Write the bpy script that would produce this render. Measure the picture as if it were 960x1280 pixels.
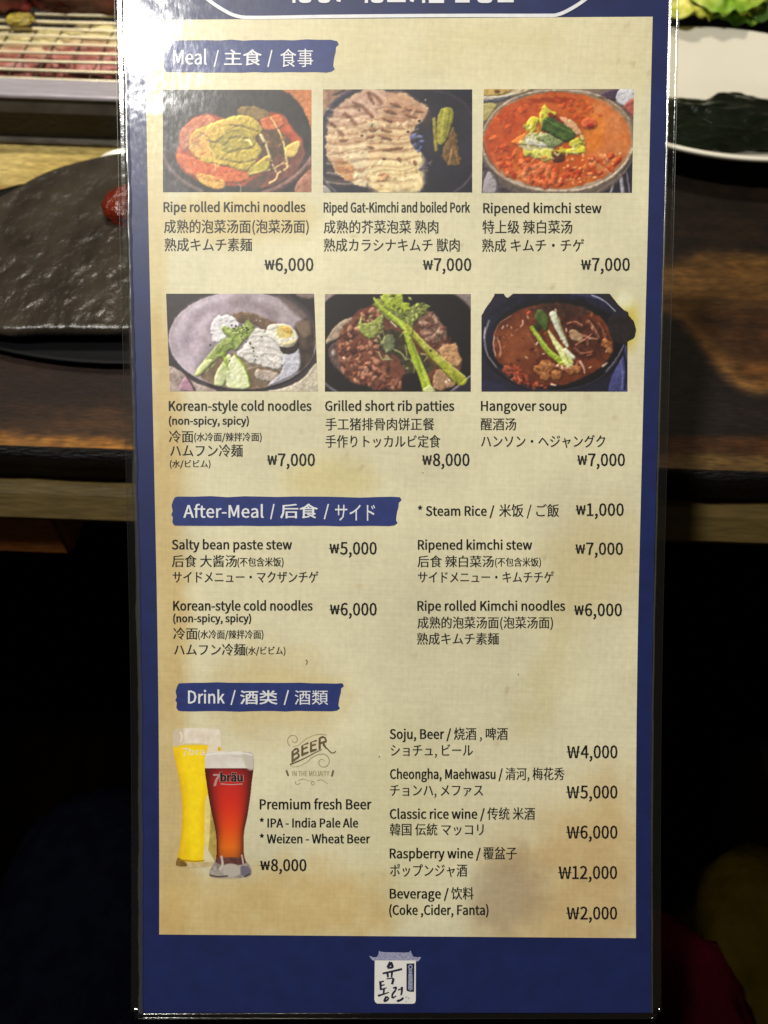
import bpy, math, random, os
import numpy as np
from mathutils import Vector, Matrix, noise as mnoise

SC = bpy.context.scene
COL = SC.collection
R = math.radians
for o in list(bpy.data.objects):
    bpy.data.objects.remove(o)

# ------------------------------------------------------------------ camera
F = 1000.0                       # focal length in photo pixels (photo is 960 x 1280)
PITCH, ROLL, CAM_H = R(54), R(2.0), 0.36
c0, s0 = math.cos(PITCH), math.sin(PITCH)
R0, U0, FW = Vector((1, 0, 0)), Vector((0, s0, c0)), Vector((0, c0, -s0))
RT = R0 * math.cos(ROLL) + U0 * math.sin(ROLL)
UP = U0 * math.cos(ROLL) - R0 * math.sin(ROLL)
CAMP = Vector((0, 0, CAM_H))
cam = bpy.data.cameras.new('camera')
cam.sensor_fit = 'VERTICAL'
cam.sensor_height = 24.0
cam.lens = 24.0 * F / 1280.0
cam.clip_start, cam.clip_end = 0.01, 50
cam.dof.use_dof = True
cam.dof.focus_distance = 0.322
cam.dof.aperture_fstop = cam.lens / 2.4       # 2.4 mm pupil
camo = bpy.data.objects.new('camera', cam)
camo.matrix_world = Matrix(((RT.x, UP.x, -FW.x, CAMP.x), (RT.y, UP.y, -FW.y, CAMP.y), (RT.z, UP.z, -FW.z, CAMP.z), (0, 0, 0, 1)))
COL.objects.link(camo)
SC.camera = camo

# ------------------------------------------------------------------ light
w = bpy.data.worlds.new('World')
SC.world = w
w.use_nodes = True
w.node_tree.nodes['Background'].inputs[0].default_value = (1.0, 0.85, 0.62, 1)
w.node_tree.nodes['Background'].inputs[1].default_value = 0.07
SC.view_settings.view_transform = 'Standard'
SC.view_settings.look = 'None'
SC.view_settings.exposure = 0
SC.view_settings.gamma = 1
SC.cycles.use_denoising = True
SC.cycles.max_bounces = 8
SC.cycles.transparent_max_bounces = 24

def lamp(name, loc, aim, power, size, color, spread=180):
    l = bpy.data.lights.new(name, 'AREA')
    l.shape = 'DISK'
    l.size = size
    l.energy = power
    l.color = color
    l.spread = R(spread)
    o = bpy.data.objects.new(name, l)
    o.location = loc
    o.rotation_euler = (Vector(aim) - Vector(loc)).to_track_quat('-Z', 'Y').to_euler()
    COL.objects.link(o)
    return o
KEY = Vector((-0.555, -0.015, 1.60))
lamp('ceiling_lamp', KEY, (-0.03, 0.30, 0.10), 7.2, 0.10, (1.0, 0.975, 0.92), 88)
lamp('grill_lamp', (-0.25, 1.0, 1.15), (-0.2, 0.75, 0.0), 5.0, 0.16, (1.0, 0.92, 0.76), 120)

# ------------------------------------------------------------------ helpers
def lin(c):
    c = np.asarray(c, float) / 255.0
    return np.where(c <= 0.04045, c / 12.92, ((c + 0.055) / 1.055) ** 2.4)
def lin4(c):
    v = lin(c)
    return (float(v[0]), float(v[1]), float(v[2]), 1.0)

def mesh(name, verts, faces, mat=None, parent=None, smooth=False, cols=None):
    me = bpy.data.meshes.new(name)
    if isinstance(verts, np.ndarray) and isinstance(faces, np.ndarray):
        n, m = len(verts), len(faces)
        k = faces.shape[1]
        me.vertices.add(n)
        me.vertices.foreach_set('co', np.ascontiguousarray(verts, np.float32).ravel())
        me.loops.add(m * k)
        me.loops.foreach_set('vertex_index', np.ascontiguousarray(faces, np.int32).ravel())
        me.polygons.add(m)
        me.polygons.foreach_set('loop_start', np.arange(0, m * k, k, dtype=np.int32))
        me.update(calc_edges=True)
        me.validate()
    else:
        me.from_pydata([tuple(v) for v in verts], [], [tuple(f) for f in faces])
        me.update()
    if cols is not None:
        at = me.color_attributes.new('Col', 'FLOAT_COLOR', 'POINT')
        c4 = np.ones((len(verts), 4), np.float32)
        c4[:, :3] = cols
        at.data.foreach_set('color', c4.ravel())
    if smooth:
        me.polygons.foreach_set('use_smooth', [True] * len(me.polygons))
    o = bpy.data.objects.new(name, me)
    if mat:
        me.materials.append(mat)
    COL.objects.link(o)
    if parent:
        o.parent = parent
    return o
def tag(o, label=None, cat=None, group=None, kind=None):
    for k, v in (('label', label), ('category', cat), ('group', group), ('kind', kind)):
        if v:
            o[k] = v
    return o
def empty(name, label, cat, loc=(0, 0, 0), group=None):
    o = bpy.data.objects.new(name, None)
    o.location = loc
    o.empty_display_size = 0.02
    COL.objects.link(o)
    return tag(o, label, cat, group)
def ray(px, py):
    return FW + RT * ((px - 480) / F) + UP * ((640 - py) / F)
def T(px, py, z=0.0):            # the point of the level z seen at a photo pixel
    d = ray(px, py)
    return CAMP + d * ((z - CAM_H) / d.z)

# card surface: gently bowed sheet, its depth measured from how its width narrows
_ky = np.array([-400, -150, 24, 160, 300, 460, 620, 760, 900, 1040, 1170, 1290], float)
_kd = np.array([.3000, .3058, .3098, .3128, .3158, .3199, .3239, .3272, .3294, .3303, .3303, .3296], float)
def _cr(y):
    y = np.asarray(y, float)
    i = np.clip(np.searchsorted(_ky, y) - 1, 0, len(_ky) - 2)
    g = np.gradient(_kd, _ky)
    h = _ky[i + 1] - _ky[i]
    t = (y - _ky[i]) / h
    return ((2*t**3 - 3*t**2 + 1) * _kd[i] + (t**3 - 2*t**2 + t) * h * g[i] + (-2*t**3 + 3*t**2) * _kd[i + 1] + (t**3 - t**2) * h * g[i + 1])
_RT, _UP, _FW, _CP = (np.array(v) for v in (RT, UP, FW, CAMP))
def P(x, y, h=0.0):              # photo pixel of the print -> point on the card, h metres proud of it
    x = np.asarray(x, float); y = np.asarray(y, float)
    d = _cr(y)
    a = (x - 480) / F * d; b = (640 - y) / F * d; c = d - h
    return _CP + a[..., None] * _RT + b[..., None] * _UP + c[..., None] * _FW
def XU(u, y):                    # column u (mm across the card) at row y -> photo x
    return 480 + np.asarray(u, float) * 1e-3 * F / _cr(y)

# ------------------------------------------------------------------ materials
def new_mat(name):
    m = bpy.data.materials.new(name)
    m.use_nodes = True
    return m, m.node_tree, m.node_tree.nodes['Principled BSDF']
def film_coat(nt, b, rough=0.07):
    """clear laminate over a print: coat with fine crinkles and slow waves"""
    N, L = nt.nodes, nt.links
    b.inputs['Coat Weight'].default_value = 0.45
    b.inputs['Coat Roughness'].default_value = rough
    b.inputs['Coat IOR'].default_value = 1.5
    b.inputs['Roughness'].default_value = 0.5
    b.inputs['Specular IOR Level'].default_value = 0.4
    tc = N.new('ShaderNodeTexCoord')
    mp = N.new('ShaderNodeMapping'); mp.inputs['Scale'].default_value = (1, .45, .45)
    L.new(tc.outputs['Object'], mp.inputs[0])
    n1 = N.new('ShaderNodeTexNoise'); n1.inputs['Scale'].default_value = 60; n1.inputs['Detail'].default_value = 3
    n2 = N.new('ShaderNodeTexNoise'); n2.inputs['Scale'].default_value = 700; n2.inputs['Detail'].default_value = 4
    n2.inputs['Roughness'].default_value = 0.65
    L.new(tc.outputs['Object'], n1.inputs[0]); L.new(mp.outputs[0], n2.inputs[0])
    b1 = N.new('ShaderNodeBump'); b1.inputs['Strength'].default_value = 0.075; b1.inputs['Distance'].default_value = 0.004
    b2 = N.new('ShaderNodeBump'); b2.inputs['Strength'].default_value = 0.035; b2.inputs['Distance'].default_value = 0.0006
    L.new(n1.outputs[0], b1.inputs['Height']); L.new(n2.outputs[0], b2.inputs['Height'])
    L.new(b1.outputs[0], b2.inputs['Normal'])
    L.new(b2.outputs[0], b.inputs['Coat Normal'])
    rr = N.new('ShaderNodeMapRange'); rr.inputs['To Min'].default_value = 0.08; rr.inputs['To Max'].default_value = 0.16
    rr.inputs['From Min'].default_value = .3; rr.inputs['From Max'].default_value = .7
    L.new(n2.outputs[0], rr.inputs[0]); L.new(rr.outputs[0], b.inputs['Coat Roughness'])
    return tc
def mulmix(nt, a, fac_socket, lo, hi):
    N, L = nt.nodes, nt.links
    mr = N.new('ShaderNodeMapRange'); mr.inputs['From Min'].default_value = .3; mr.inputs['From Max'].default_value = .7
    mr.inputs['To Min'].default_value = lo; mr.inputs['To Max'].default_value = hi
    L.new(fac_socket, mr.inputs[0])
    v = N.new('ShaderNodeVectorMath'); v.operation = 'SCALE'
    L.new(a, v.inputs[0]); L.new(mr.outputs[0], v.inputs['Scale'])
    return v.outputs[0]
def mat_print(name, col=None, attr=False, mottle=0.12, weave=0.0, scale=250):
    m, nt, b = new_mat(name)
    N, L = nt.nodes, nt.links
    tc = film_coat(nt, b)
    if attr:
        a = N.new('ShaderNodeAttribute'); a.attribute_name = 'Col'
        src = a.outputs['Color']
    else:
        rgb = N.new('ShaderNodeRGB'); rgb.outputs[0].default_value = lin4(col)
        src = rgb.outputs[0]
    if mottle:
        n = N.new('ShaderNodeTexNoise'); n.inputs['Scale'].default_value = scale; n.inputs['Detail'].default_value = 5
        L.new(tc.outputs['Object'], n.inputs[0])
        src = mulmix(nt, src, n.outputs[0], 1 - mottle, 1 + mottle)
    if weave:
        for sc in ((900, 60, 60), (45, 1100, 1100)):
            mp = N.new('ShaderNodeMapping'); mp.inputs['Scale'].default_value = sc
            L.new(tc.outputs['Object'], mp.inputs[0])
            n = N.new('ShaderNodeTexNoise'); n.inputs['Scale'].default_value = 1.0; n.inputs['Detail'].default_value = 2
            L.new(mp.outputs[0], n.inputs[0])
            src = mulmix(nt, src, n.outputs[0], 1 - weave, 1 + weave)
    L.new(src, b.inputs['Base Color'])
    return m
def mat_simple(name, col, rough=0.5, noise=0.15, nscale=40, metallic=0.0, bump=0.0, bscale=80, spec=0.5, coat=0.0, linear=False, stretch=None):
    m, nt, b = new_mat(name)
    N, L = nt.nodes, nt.links
    tc = N.new('ShaderNodeTexCoord')
    vec = tc.outputs['Object']
    if stretch:
        mp = N.new('ShaderNodeMapping'); mp.inputs['Scale'].default_value = stretch
        L.new(vec, mp.inputs[0]); vec = mp.outputs[0]
    rgb = N.new('ShaderNodeRGB')
    rgb.outputs[0].default_value = (*col, 1) if linear else lin4(col)
    n = N.new('ShaderNodeTexNoise'); n.inputs['Scale'].default_value = nscale; n.inputs['Detail'].default_value = 5
    L.new(vec, n.inputs[0])
    L.new(mulmix(nt, rgb.outputs[0], n.outputs[0], 1 - noise, 1 + noise), b.inputs['Base Color'])
    b.inputs['Roughness'].default_value = rough
    b.inputs['Metallic'].default_value = metallic
    b.inputs['Specular IOR Level'].default_value = spec
    b.inputs['Coat Weight'].default_value = coat
    if bump:
        n2 = N.new('ShaderNodeTexNoise'); n2.inputs['Scale'].default_value = bscale; n2.inputs['Detail'].default_value = 6
        L.new(vec, n2.inputs[0])
        bp = N.new('ShaderNodeBump'); bp.inputs['Strength'].default_value = bump; bp.inputs['Distance'].default_value = 0.01
        L.new(n2.outputs[0], bp.inputs['Height']); L.new(bp.outputs[0], b.inputs['Normal'])
    return m
def mat_attr(name, rough=0.4, bump=0.0, bscale=80, spec=0.5, noise=0.2, nscale=60, stretch=None):
    m = mat_simple(name, (128, 128, 128), rough, noise, nscale, 0, bump, bscale, spec, stretch=stretch)
    nt = m.node_tree
    rgb = [n for n in nt.nodes if n.type == 'RGB'][0]
    a = nt.nodes.new('ShaderNodeAttribute'); a.attribute_name = 'Col'
    for l in list(rgb.outputs[0].links):
        nt.links.new(a.outputs['Color'], l.to_socket)
    nt.nodes.remove(rgb)
    return m
def mat_film(name, gloss=0.10, rough=0.12, tint=(0.93, 0.94, 0.92), wrinkle=0.12):
    m = bpy.data.materials.new(name); m.use_nodes = True
    nt = m.node_tree; N, L = nt.nodes, nt.links
    N.remove(N['Principled BSDF'])
    tr = N.new('ShaderNodeBsdfTransparent'); tr.inputs[0].default_value = (*tint, 1)
    gl = N.new('ShaderNodeBsdfGlossy'); gl.inputs['Roughness'].default_value = rough
    df = N.new('ShaderNodeBsdfDiffuse'); df.inputs[0].default_value = (.8, .8, .76, 1)
    tc = N.new('ShaderNodeTexCoord')
    n = N.new('ShaderNodeTexNoise'); n.inputs['Scale'].default_value = 300; n.inputs['Detail'].default_value = 4
    L.new(tc.outputs['Object'], n.inputs[0])
    bp = N.new('ShaderNodeBump'); bp.inputs['Strength'].default_value = wrinkle; bp.inputs['Distance'].default_value = 0.001
    L.new(n.outputs[0], bp.inputs['Height']); L.new(bp.outputs[0], gl.inputs['Normal'])
    m1 = N.new('ShaderNodeMixShader'); m1.inputs[0].default_value = 0.03
    L.new(gl.outputs[0], m1.inputs[1]); L.new(df.outputs[0], m1.inputs[2])
    m2 = N.new('ShaderNodeMixShader'); m2.inputs[0].default_value = gloss
    L.new(tr.outputs[0], m2.inputs[1]); L.new(m1.outputs[0], m2.inputs[2])
    L.new(m2.outputs[0], N['Material Output'].inputs[0])
    return m

# ------------------------------------------------------------------ painter (prints, wood figure and a table shadow as per-vertex colour)
_rng = np.random.RandomState(7)
_TAB = _rng.rand(256, 256)
def vnoise(x, y, seed=0):
    x = x + seed * 17.31; y = y + seed * 9.77
    xi = np.floor(x).astype(int); yi = np.floor(y).astype(int)
    fx = x - xi; fy = y - yi
    fx = fx * fx * (3 - 2 * fx); fy = fy * fy * (3 - 2 * fy)
    g = lambda a, b: _TAB[a & 255, b & 255]
    return (g(xi, yi) * (1 - fx) + g(xi + 1, yi) * fx) * (1 - fy) + (g(xi, yi + 1) * (1 - fx) + g(xi + 1, yi + 1) * fx) * fy
def fbm(x, y, seed=0, o=4):
    v = 0; a = 0.5; t = 0
    for i in range(o):
        v = v + a * vnoise(x * 2**i, y * 2**i, seed + i * 3); t += a; a *= 0.55
    return v / t
def cr_closed(p, n=6):
    p = np.asarray(p, float); out = []
    k = len(p)
    for i in range(k):
        a, b, c, d = p[i - 1], p[i], p[(i + 1) % k], p[(i + 2) % k]
        for t in np.arange(n) / n:
            out.append(0.5 * ((2*b) + (c - a) * t + (2*a - 5*b + 4*c - d) * t*t + (3*b - a - 3*c + d) * t**3))
    return np.array(out)
def cr_open(p, n=8):
    p = np.asarray(p, float)
    q = np.vstack([2 * p[0] - p[1], p, 2 * p[-1] - p[-2]]); out = []
    for i in range(1, len(q) - 2):
        a, b, c, d = q[i - 1], q[i], q[i + 1], q[i + 2]
        for t in np.arange(n) / n:
            out.append(0.5 * ((2*b) + (c - a) * t + (2*a - 5*b + 4*c - d) * t*t + (3*b - a - 3*c + d) * t**3))
    out.append(p[-1])
    return np.array(out)
def ell(cx, cy, rx, ry, ang=0, n=28):
    t = np.linspace(0, 2 * np.pi, n, endpoint=False)
    c, s = math.cos(R(ang)), math.sin(R(ang))
    x = rx * np.cos(t); y = ry * np.sin(t)
    return np.stack([cx + x * c - y * s, cy + x * s + y * c], 1)
class Canvas:
    def __init__(s, x0, y0, x1, y1, W, H, bg, seed=0):
        s.b = (x0, y0, x1, y1); s.W, s.H = W, H
        s.X, s.Y = np.meshgrid(np.linspace(x0, x1, W), np.linspace(y0, y1, H))
        s.C = np.ones((H, W, 3)) * np.asarray(bg, float)
        s.A = np.ones((H, W)); s.Hm = np.zeros((H, W)); s.seed = seed
        s.px = (x1 - x0) / (W - 1); s.rs = np.random.RandomState(seed + 11)
    def _win(s, x0, y0, x1, y1):
        bx0, by0, bx1, by1 = s.b
        i0 = int(np.clip((x0 - bx0) / (bx1 - bx0) * (s.W - 1), 0, s.W)); i1 = int(np.clip((x1 - bx0) / (bx1 - bx0) * (s.W - 1) + 2, 0, s.W))
        j0 = int(np.clip((y0 - by0) / (by1 - by0) * (s.H - 1), 0, s.H)); j1 = int(np.clip((y1 - by0) / (by1 - by0) * (s.H - 1) + 2, 0, s.H))
        return (slice(j0, j1), slice(i0, i1)) if i1 > i0 and j1 > j0 else None
    def _comp(s, w, a, c1, c2, ns):
        X, Y = s.X[w], s.Y[w]
        c1 = np.asarray(c1, float)
        if c2 is None:
            col = c1 * np.ones(X.shape + (1,))
        else:
            f = np.clip((fbm(X / ns, Y / ns, s.rs.randint(99)) - .5) * 2.2 + .5, 0, 1)[..., None]
            col = c1 * (1 - f) + np.asarray(c2, float) * f
        a = a[..., None]
        s.C[w] = s.C[w] * (1 - a) + col * a
    def shape(s, pts, c1, c2=None, soft=6, warp=0, ws=25, ns=25, alpha=1.0, smooth=True):
        p = cr_closed(pts) if smooth else np.asarray(pts, float)
        m = soft + warp
        w = s._win(p[:, 0].min() - m, p[:, 1].min() - m, p[:, 0].max() + m, p[:, 1].max() + m)
        if w is None:
            return s
        X, Y = s.X[w], s.Y[w]
        if warp:
            k = s.rs.randint(90)
            X = X + (fbm(X / ws, Y / ws, k) - .5) * 2 * warp; Y = Y + (fbm(X / ws, Y / ws, k + 5) - .5) * 2 * warp
        d2 = np.full(X.shape, 1e18); ins = np.zeros(X.shape, bool)
        q = np.roll(p, -1, 0)
        for (ax, ay), (bx, by) in zip(p, q):
            ex, ey = bx - ax, by - ay
            t = np.clip(((X - ax) * ex + (Y - ay) * ey) / (ex * ex + ey * ey + 1e-12), 0, 1)
            d2 = np.minimum(d2, (X - ax - t * ex) ** 2 + (Y - ay - t * ey) ** 2)
            if ay != by:
                ins ^= ((ay > Y) != (by > Y)) & (X < ex * (Y - ay) / ey + ax)
        d = np.sqrt(d2) * np.where(ins, -1, 1)
        a = np.clip(.5 - d / max(soft, s.px), 0, 1); a = a * a * (3 - 2 * a) * alpha
        s._comp(w, a, c1, c2, ns)
        sx, sy = p[:, 0].max() - p[:, 0].min(), p[:, 1].max() - p[:, 1].min()
        if max(sx, sy) < 430 and soft <= 14:       # a piece of food: remember how it swells
            cap = min(11.0, .3 * min(sx, sy) + 1)
            q = np.clip(-d / cap, 0, 1)
            s.Hm[w] = s.Hm[w] * (1 - .55 * a) + a * (.45 * s.Hm[w].mean() + cap * .8 * np.sqrt(q * (2 - q)))
        return s
    def line(s, pts, w0, w1, c, soft=3, alpha=1.0, smooth=True, c2=None, ns=20):
        p = cr_open(pts) if smooth and len(pts) > 2 else np.asarray(pts, float)
        m = max(w0, w1) + soft
        w = s._win(p[:, 0].min() - m, p[:, 1].min() - m, p[:, 0].max() + m, p[:, 1].max() + m)
        if w is None:
            return s
        X, Y = s.X[w], s.Y[w]
        n = len(p) - 1; best = np.full(X.shape, 1e9)
        for i in range(n):
            (ax, ay), (bx, by) = p[i], p[i + 1]
            ex, ey = bx - ax, by - ay
            t = np.clip(((X - ax) * ex + (Y - ay) * ey) / (ex * ex + ey * ey + 1e-12), 0, 1)
            d = np.hypot(X - ax - t * ex, Y - ay - t * ey) - (w0 + (w1 - w0) * (i + t) / n) / 2
            best = np.minimum(best, d)
        a = np.clip(.5 - best / max(soft, s.px), 0, 1) * alpha
        s._comp(w, a, c, c2, ns)
        if alpha >= .85:
            cap = max(w0, w1) / 2
            q = np.clip(-best / cap, 0, 1)
            s.Hm[w] = s.Hm[w] + a * min(cap, 9) * .8 * np.sqrt(q * (2 - q))
        return s
    def specks(s, n, pts, r0, r1, cols, soft=3, el=1.8, alpha=.8, ang=None):
        p = cr_closed(pts); lo, hi = p.min(0), p.max(0); k = 0; tries = 0
        q = np.roll(p, -1, 0)
        while k < n and tries < n * 6:
            tries += 1
            x, y = lo + s.rs.rand(2) * (hi - lo)
            cr = ((p[:, 1] > y) != (q[:, 1] > y)) & (x < (q[:, 0] - p[:, 0]) * (y - p[:, 1]) / (q[:, 1] - p[:, 1] + 1e-12) + p[:, 0])
            if cr.sum() % 2 == 0:
                continue
            r = r0 + s.rs.rand() * (r1 - r0)
            s.shape(ell(x, y, r * el, r, s.rs.rand() * 180 if ang is None else ang + s.rs.randn() * 15, 8), cols[s.rs.randint(len(cols))], soft=soft, alpha=alpha, smooth=False)
            k += 1
        return s
    def mottle(s, amp, scale, seed=1):
        f = 1 + amp * 2 * (fbm(s.X / scale, s.Y / scale, s.seed + seed, 5) - .5)
        s.C = np.clip(s.C * f[..., None], 0, 255)
        return s
    def finish(s, amp=3.0, scale=14.0, con=1.2, gloss=.2, tex=1.0, relief=.72, dark=.9):
        """a printed photograph's tone: swelling pieces shaded from the upper left, shadow in the gaps, wet glints, soft edges"""
        def blur(K, n):
            for _ in range(n):
                K = np.pad(K, [(1, 1), (1, 1)] + [(0, 0)] * (K.ndim - 2), 'edge')
                K = (2 * K[1:-1, 1:-1] + K[:-2, 1:-1] + K[2:, 1:-1] + K[1:-1, :-2] + K[1:-1, 2:]) / 6
            return K
        act = np.clip(blur((s.Hm > .4).astype(float), 6), 0, 1)
        Hh = blur(s.Hm, 2) * relief + tex * 4 * act * (fbm(s.X / 17, s.Y / 17, s.seed + 3, 4) - .5) + tex * 2 * act * (fbm(s.X / 7, s.Y / 7, s.seed + 8, 2) - .5)
        gy, gx = np.gradient(Hh, s.px)
        k = .8
        nz = 1 / np.sqrt(1 + (k * gx) ** 2 + (k * gy) ** 2)
        dl = (k * gx * .42 + k * gy * .62 + .66) * nz
        sh = np.clip(dl / .66, .45, 1.5)
        ao = np.clip((blur(Hh, 40) - Hh) / 9, 0, 1)
        C = s.C * (.35 + .65 * sh)[..., None] * (1 - .5 * ao)[..., None]
        sp = np.clip(dl * 1.08, 0, 1.2) ** 14
        C = C + (gloss * 120 * act * np.clip(sp - .55, 0, 1))[..., None] * np.array([1, .97, .9])
        ii, jj = np.mgrid[0:s.H, 0:s.W]
        dx = (fbm(s.X / scale, s.Y / scale, 31, 3) - .5) * 2 * amp / s.px; dy = (fbm(s.X / scale, s.Y / scale, 37, 3) - .5) * 2 * amp / s.px
        a = np.clip(ii + dy, 0, s.H - 1); b = np.clip(jj + dx, 0, s.W - 1)
        a0 = np.floor(a).astype(int); b0 = np.floor(b).astype(int); a1 = np.minimum(a0 + 1, s.H - 1); b1 = np.minimum(b0 + 1, s.W - 1)
        fa = (a - a0)[..., None]; fb = (b - b0)[..., None]
        C = (C[a0, b0] * (1 - fb) + C[a0, b1] * fb) * (1 - fa) + (C[a1, b0] * (1 - fb) + C[a1, b1] * fb) * fa
        C = blur(C, 2)
        C = C * (1 + .16 * (fbm(s.X / 60, s.Y / 60, s.seed + 61, 3) - .5))[..., None]
        m = C.mean(axis=2, keepdims=True)
        s.C = np.clip((m + (C - m) * .89 - 105) * con + 105, 2, 255) * dark
        return s
    def cut(s, pts, val=0.0, smooth=True):
        keep = s.C; s.C = np.repeat(s.A[..., None], 3, 2); s.shape(pts, (val,) * 3, soft=s.px, smooth=smooth); s.A = s.C[..., 0]; s.C = keep
        return s
def canvas_mesh(name, cv, mapf, h, mat, parent):
    """lay a painted print on the card: mapf(X, Y) -> photo pixel"""
    px, py = mapf(cv.X, cv.Y)
    V = P(px, py, h).reshape(-1, 3)
    return grid_mesh(name, cv, V, mat, parent)
def grid_mesh(name, cv, V, mat, parent=None):
    H, W = cv.H, cv.W
    i = np.arange(H * W).reshape(H, W)
    f = np.stack([i[1:, :-1], i[1:, 1:], i[:-1, 1:], i[:-1, :-1]], -1).reshape(-1, 4)
    am = ((cv.A[1:, 1:] + cv.A[:-1, :-1] + cv.A[1:, :-1] + cv.A[:-1, 1:]) / 4).ravel() > .5
    f = f[am]
    cols = lin(np.clip(cv.C, 0, 255)).reshape(-1, 3)
    if not am.all():
        used = np.unique(f); rem = np.full(H * W, -1); rem[used] = np.arange(len(used))
        return mesh(name, V[used], rem[f], mat, parent, True, cols[used])
    return mesh(name, V, f, mat, parent, True, cols)

# ------------------------------------------------------------------ menu card
card_loc = P(480, 1270)
card = empty('menu_card', 'tall laminated restaurant menu with dishes and drinks printed on parchment inside a blue border', 'menu', card_loc)
card_off = Vector(card_loc)
class _Par:                     # card parts are built in world space, then parented keeping their place
    pass
def to_card(o, parent=None):
    o.parent = parent or card
    bpy_loc = -card_off if parent is None else Vector((0, 0, 0))
    o.location = bpy_loc
    return o

M_blue = mat_print('print_navy', (15, 28, 76), mottle=0.16, scale=120)
M_banner = mat_print('print_banner_blue', (33, 46, 102), mottle=0.14, scale=300)
M_parch = mat_print('print_parchment', attr=True, mottle=0.05, weave=0.03, scale=500)
M_photo = mat_print('print_photo', attr=True, mottle=0.0)
M_ink = mat_print('print_black_ink', (13, 11, 9), mottle=0.2, scale=400)
M_pale = mat_print('print_pale_ink', (205, 206, 208), mottle=0.06, scale=400)
M_brown = mat_print('print_brown_ink', (98, 82, 58), mottle=0.3, scale=900)
M_brown_light = mat_print('print_faded_brown_ink', (150, 138, 104), mottle=0.2, scale=900)
M_roof = mat_print('print_grey_roof', (140, 142, 168), mottle=0.35, scale=1600)
M_navyink = mat_print('print_dark_navy_ink', (28, 28, 52), mottle=0.2, scale=700)
M_white = mat_print('print_offwhite', (214, 212, 206), mottle=0.04, scale=300)
M_film = mat_film('clear_laminate', gloss=0.045)
M_edgefilm = mat_film('laminate_cut_edge', gloss=0.05, rough=0.3, wrinkle=0.0, tint=(.9, .9, .9))
M_seam = mat_film('laminate_seam', gloss=0.3, rough=0.2, wrinkle=0.02, tint=(.85, .87, .9))
M_back = mat_simple('card_back', (60, 62, 90), 0.4)

UL, UR = -100.4, 110.1           # blue print, mm across
BL, BR = -92.8, 104.0            # parchment
FL, FR = -104.2, 114.2           # clear film
TOP, PB, FB = -170.0, 1266.0, 1273.5
def sheet(name, u0, u1, ys, h, mat, nx=24, cols=None, y_of=None):
    us = np.linspace(u0, u1, nx)
    Y = np.repeat(np.asarray(ys, float)[:, None], nx, 1)
    if y_of is not None:
        Y = y_of(us[None, :], Y)
    X = XU(us[None, :], Y)
    V = P(X, Y, h).reshape(-1, 3)
    n = len(ys)
    i = np.arange(n * nx).reshape(n, nx)
    f = np.stack([i[1:, :-1], i[1:, 1:], i[:-1, 1:], i[:-1, :-1]], -1).reshape(-1, 4)
    return mesh(name, V, f, mat, None, True, cols), X, Y
ys = np.linspace(TOP, PB, 150)
o, _, _ = sheet('printed_sheet', UL, UR, ys, 0.0, M_blue); to_card(o)
o['label'] = 'deep blue printed border sheet'
o, _, _ = sheet('backing', UL, UR, ys, -0.0006, M_back); to_card(o)
# parchment with its aged stains
pc = Canvas(181, 20, 816, 1172, 170, 300, (200, 193, 161), 3)
pc.C = pc.C * (1 + .16 * (fbm(pc.X / 110, pc.Y / 110, 4) - .5)[..., None]) * np.array([1, 1, 1])
pc.shape([(170, 10), (830, 10), (830, 95), (420, 105), (170, 95)], (194, 182, 138), (202, 192, 156), soft=70, warp=30, ws=120, ns=60, alpha=.7)
pc.shape([(175, 430), (215, 480), (225, 800), (222, 1180), (175, 1180)], (176, 148, 92), (186, 162, 108), soft=34, warp=16, ws=60, ns=60, alpha=.75)
pc.shape([(175, 120), (202, 140), (200, 420), (175, 430)], (190, 168, 112), soft=20, alpha=.5)
pc.shape([(640, 1060), (720, 1000), (810, 980), (810, 1185), (600, 1185), (690, 1120)], (182, 148, 94), (192, 164, 112), soft=90, warp=30, ws=60, ns=40, alpha=.7)
pc.shape(ell(645, 1115, 45, 55, 20), (150, 128, 98), soft=50, warp=20, alpha=.6)
pc.shape([(700, 690), (745, 700), (735, 800), (690, 900), (660, 900), (690, 800)], (184, 170, 122), soft=60, warp=20, ws=40, alpha=.45)
pc.shape(ell(770, 700, 60, 60), (192, 174, 126), soft=70, warp=20, alpha=.5)
pc.shape([(200, 1105), (470, 1090), (470, 1180), (200, 1180)], (186, 154, 92), (196, 170, 112), soft=60, warp=20, alpha=.7)
pc.shape(ell(330, 870, 90, 50), (190, 166, 110), soft=60, warp=20, alpha=.5)
pc.shape(ell(410, 600, 60, 30), (188, 172, 112), soft=40, alpha=.5)
pc.shape(ell(300, 268, 90, 30), (186, 162, 104), soft=40, warp=10, alpha=.6)
pc.shape(ell(787, 405, 18, 34), (186, 166, 52), soft=26, alpha=.9)
pc.shape(ell(788, 375, 12, 12), (214, 212, 190), soft=14, alpha=.8)
pc.shape(ell(500, 1020, 60, 120), (190, 184, 146), soft=80, alpha=.5)
pc.specks(60, [(190, 30), (800, 30), (790, 1160), (205, 1160)], 1, 3, [(160, 140, 95), (172, 152, 104), (150, 136, 100)], soft=4, alpha=.45)
px_u = np.linspace(BL, BR, 170)
yy = np.linspace(20, 1172, 300)
def panel_y(U, Y):               # the top and bottom borders are not quite level
    k = (U - BL) / (BR - BL)
    top = 25 - 4 * k
    bot = 1168 + 4.5 * k
    return top + (Y - 20) / (1172 - 20) * (bot - top)
Yq = panel_y(px_u[None, :], np.repeat(yy[:, None], 170, 1))
V = P(XU(px_u[None, :], Yq), Yq, 0.00008).reshape(-1, 3)
to_card(grid_mesh('parchment_panel', pc, V, M_parch))

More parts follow.
